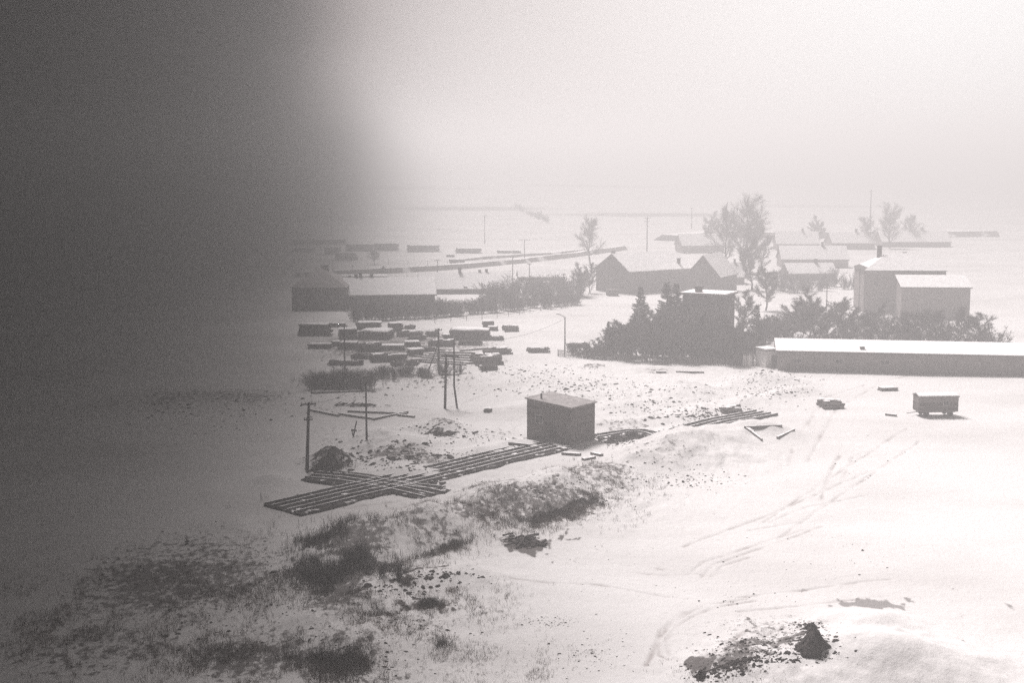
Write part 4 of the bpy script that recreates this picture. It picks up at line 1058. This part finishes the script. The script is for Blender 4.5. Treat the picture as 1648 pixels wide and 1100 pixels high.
row(SS, (640, 938), (560, 900), 5, .9, 1.6, 'on the dark weedy bank at the lower left', 'weedy shrubs on the bank', jit=12)

# ------------------------------------------------------------------ fences
def fence(label, pp, h=1.3, post=3.0, name='fence', rails=2, pickets=0.0, m_='plank', pr=.06):
    P = [G(*p) for p in pp]; r = empty(name, P[0], 0, label, 'fence'); o0 = P[0].copy(); cnt = 0
    rb = MB(); pk = MB()
    for a, b in zip(P[:-1], P[1:]):
        L = (b - a).length; n = max(1, int(L / post))
        for k in range(n):
            p = a.lerp(b, k / n); q = a.lerp(b, (k + 1) / n); p.z = float(hfun(p.x, p.y)); q.z = float(hfun(q.x, q.y)); p = p - o0; q = q - o0
            if cnt < 90: t = MB(); t.tube(p + Vector((0, 0, -.2)), p + Vector((random.gauss(0, .04), 0, h * random.uniform(.95, 1.12))), pr, pr, 5); t.build('post', M[m_], r); cnt += 1
            for j in range(rails): z = Vector((0, 0, h * (.35 + .5 * j))); rb.tube(p + z, q + z, .03, .03, 4, cap=False)
            if pickets:
                m2 = int((q - p).length / pickets)
                for j in range(m2):
                    c = p.lerp(q, (j + .5) / m2); an = math.atan2(q.y - p.y, q.x - p.x)
                    if random.random() < .9: pk.box((c.x, c.y, c.z + h * .5), (pickets * .45, .03, h * random.uniform(.85, 1.0)), an)
    rb.build('rail', M[m_], r)
    if pickets: pk.build('paling', M[m_], r)
fence('picket fence running in front of the thicket right of the street lamp', [(898, 574), (940, 578), (1010, 583), (1100, 587), (1178, 590)], 1.3, 3.0, pickets=.42)
fence('wire fence along the near edge of the hedge and yard', [(700, 521), (800, 512), (935, 492)], 1.2, 4.0)
fence('far fence crossing the plain left of the embankment', [(520, 447), (700, 446), (860, 441), (1000, 436)], 1.3, 7.0)
fence('far snow fence below the long row of stacks', [(625, 426), (720, 428), (830, 424)], 1.5, 6.0)
fence('thin fence in front of the orchard beside the white hut', [(1215, 566), (1250, 560), (1330, 552)], 1.3, 4.0)
fence('pale gate panels between low dark shed and white hut', [(1196, 592), (1216, 593)], 2.2, 1.2, pickets=.3, m_='white')
# railway embankment far off
def embank(label, pp, w, h, m_='soil', name='embankment'):
    pts = dense(pp, 12); o0 = pts[0].copy(); mb = MB(); n = len(pts)
    rows = [offs(pts, o) for o in (w, w * .45, -w * .45, -w)]
    hs = (-.6, h, h, -.6)
    for i in range(n):
        for k, rw in enumerate(rows):
            p = rw[i] - o0; p.z = pts[i].z - o0.z + hs[k] + (random.uniform(-.25, .25) if k in (1, 2) else 0); mb.v.append(tuple(p))
    for i in range(n - 1):
        for k in range(3): mb.f.append((4 * i + k, 4 * i + k + 1, 4 * i + 5 + k, 4 * i + 4 + k)); mb.m.append(1 if k == 1 else 0)
    ob = mb.build(name, [M['bank'], M['roofsnow']]); ob.location = o0; tag(ob, label, kind='structure')
M['bank'] = mat('bank_scrub', (0.11, 0.095, 0.09), var=.4, scale=.12, snow=.42, snow_scale=.15)
embank('railway embankment', [(480, 446), (640, 440), (800, 428), (900, 416), (1000, 402)], 3.6, 1.5)
embank('field bank', [(740, 420), (850, 412), (960, 404)], 2.5, .8)
embank('far field bank', [(1080, 388), (1160, 378), (1260, 384), (1400, 380), (1600, 380)], 10, 2.5)

# ------------------------------------------------------------------ loose stuff: clods, dry grass, weeds
random.seed(5)
def clod(mb, p, s, mi=0):
    vs = []; kx = random.uniform(.7, 1.8); kz = random.uniform(.5, 1.0)
    for dx, dy, dz in ((1, 0, 0), (.3, .95, 0), (-.8, .6, 0), (-.8, -.6, 0), (.3, -.95, 0)):
        j = random.uniform(.7, 1.2); vs.append(p + Vector((dx * s * j * kx, dy * s * j, -s * .3)))
    for dx, dy in ((.5, .1), (-.2, .5), (-.3, -.4)):
        j = random.uniform(.6, 1.2); vs.append(p + Vector((dx * s * j * kx, dy * s * j, s * kz * random.uniform(.35, .8))))
    mb.add(vs, [(0, 1, 6, 5), (1, 2, 6), (2, 3, 7, 6), (3, 4, 7), (4, 0, 5, 7), (5, 6, 7)], mi)
def scatter(regions):
    for cx, cy, rx, ry, n, smin, smax in regions:
        for _ in range(int(n * 1.7)):
            px, py = random.gauss(cx, rx * .5), random.gauss(cy, ry * .5); yield px, py, random.uniform(smin, smax)
cb = MB()
HG = {}
pts_ = list(scatter([(930, 625, 150, 26, 260, .08, .4), (860, 600, 110, 18, 120, .08, .35), (1080, 660, 130, 26, 190, .08, .38), (1130, 672, 60, 10, 110, .1, .4), (1240, 610, 70, 20, 120, .1, .35), (1240, 634, 70, 8, 70, .1, .35),
    (700, 690, 60, 12, 80, .08, .35), (640, 735, 110, 24, 240, .08, .45), (530, 745, 40, 12, 90, .15, .5), (760, 705, 80, 14, 60, .08, .3), (560, 640, 90, 20, 60, .1, .35), (700, 610, 90, 18, 120, .08, .35),
    (890, 800, 130, 36, 260, .04, .22), (1120, 775, 70, 18, 90, .05, .25), (1040, 760, 80, 24, 80, .05, .22), (700, 930, 90, 12, 60, .08, .32), (650, 950, 60, 14, 60, .08, .3), (620, 1000, 140, 60, 200, .04, .2), (890, 1003, 40, 10, 60, .05, .15),
    (960, 1050, 70, 36, 90, .04, .14), (1240, 1050, 100, 30, 420, .04, .2), (1170, 1085, 60, 16, 240, .05, .24), (1305, 1034, 30, 16, 300, .05, .22), (1300, 1008, 24, 6, 120, .05, .16), (1180, 960, 90, 20, 30, .04, .12), (1330, 900, 130, 50, 40, .04, .12),
    (1390, 740, 90, 60, 30, .05, .14), (1000, 712, 40, 8, 60, .1, .3), (770, 735, 50, 6, 60, .08, .25), (1190, 660, 50, 10, 50, .1, .3), (980, 900, 160, 80, 40, .03, .09), (1210, 625, 120, 10, 60, .08, .25), (560, 1070, 70, 26, 160, .05, .2), (640, 560, 150, 24, 260, .06, .3), (760, 585, 70, 10, 60, .06, .25), (350, 950, 200, 90, 300, .05, .25), (330, 660, 160, 30, 160, .08, .4)]))
pts_ = [q for q in pts_ if q[1] < 1190]
Zc = np.zeros(len(pts_))
for _ in range(5):
    Ac = np.array([flat(q[0], q[1], float(z)) for q, z in zip(pts_, Zc)]); Zc = hfun(Ac[:, 0], Ac[:, 1])
for (px, py, s), p, z in zip(pts_, Ac, Zc):
    u_ = random.random(); clod(cb, Vector((p[0], p[1], z)), s * (0.35 + 0.65 * u_ ** 2.2) * (1 if random.random() < .93 else 1.6))
tag(cb.build('clods', M['soil']), 'dark frozen clods and stones scattered over the snow', kind='stuff')
gb = MB(); wb = MB()
def blade(mb, P, h, w, lean=.35):
    a = random.uniform(0, 6.28); s = Vector((math.cos(a), math.sin(a), 0)) * w; t = Vector((random.gauss(0, lean), random.gauss(0, lean), 1)) * h
    mb.add([P - s, P + s, P + t * .6 + s * .6, P + t + Vector((0, 0, -h * .05)), P + t * .6 - s * .6], [(0, 1, 2, 3, 4)])
def field(mb, regions):
    xs = []
    for cx, cy, rx, ry, n, h0, h1, w, cl in regions:
        for _ in range(n):
            xs.append((random.gauss(cx, rx * .5), random.gauss(cy, ry * .5), h0, h1, w, cl))
    A = np.array([flat(a[0], a[1]) for a in xs]); Z = hfun(A[:, 0], A[:, 1])
    # second pass so that the points sit where the pixel sees the raised ground
    A = np.array([flat(a[0], a[1], float(z)) for a, z in zip(xs, Z)]); Z = hfun(A[:, 0], A[:, 1])
    cl_n = fbm(A[:, 0] / 2.2 + 50, A[:, 1] / 3.5, 3)
    for (a, p, z, q) in zip(xs, A, Z, cl_n):
        if q < 0.03 and random.random() < .88: continue
        for _ in range(a[5]):
            P = Vector((p[0] + random.gauss(0, .1), p[1] + random.gauss(0, .1), z - .03)); blade(mb, P, random.uniform(a[2], a[3]), a[4])
field(gb, [(590, 890, 110, 44, 2600, .3, .9, .012, 4), (700, 868, 90, 26, 2200, .25, .7, .011, 4), (860, 825, 130, 28, 4200, .2, .6, .012, 4), (960, 778, 90, 28, 2800, .2, .5, .012, 4), (790, 835, 110, 30, 2500, .2, .6, .012, 4), (950, 815, 50, 18, 800, .2, .5, .012, 4),
           (640, 1010, 160, 80, 2400, .12, .45, .009, 4), (580, 950, 110, 50, 1500, .15, .6, .011, 4), (740, 1040, 150, 60, 900, .12, .4, .009, 3), (860, 1070, 120, 40, 500, .12, .35, .009, 3), (540, 1070, 90, 40, 1400, .2, .7, .011, 4),
           (1160, 1080, 120, 26, 500, .08, .25, .01, 3), (800, 795, 60, 10, 700, .2, .5, .011, 3), (380, 930, 150, 70, 3000, .2, .7, .013, 4), (380, 1060, 170, 50, 2600, .2, .6, .012, 4), (130, 1000, 180, 100, 2600, .2, .7, .014, 4), (700, 960, 130, 40, 1500, .15, .5, .010, 4), (780, 1080, 150, 30, 900, .12, .4, .009, 3), (1230, 1020, 120, 24, 400, .08, .2, .009, 3)])
field(wb, [(590, 880, 90, 30, 1500, .4, 1.1, .018, 3), (520, 900, 60, 60, 1500, .4, 1.2, .02, 4), (720, 860, 50, 22, 700, .3, .8, .016, 3), (850, 828, 90, 20, 1500, .2, .7, .016, 3), (900, 800, 120, 22, 900, .2, .5, .014, 3), (760, 850, 80, 22, 1000, .3, .8, .016, 3), (960, 808, 30, 14, 350, .2, .5, .015, 3), (690, 975, 20, 5, 260, .4, .8, .014, 3), (712, 1040, 14, 6, 60, .4, .9, .012, 3),
           (560, 1060, 70, 40, 700, .3, .8, .016, 3), (640, 1010, 120, 70, 260, .25, .7, .013, 3), (750, 1000, 110, 70, 90, .25, .6, .012, 3), (545, 615, 55, 14, 900, .6, 1.6, .03, 3), (650, 605, 90, 14, 700, .3, 1.0, .025, 3), (530, 745, 36, 10, 300, .3, .8, .02, 3)])
tag(gb.build('dry_grass', M['grass']), 'dry tawny grass sticking through the snow of the bank', kind='stuff')
tag(wb.build('weeds', M['weed']), 'dark withered weeds on the banks and waste ground', kind='stuff')
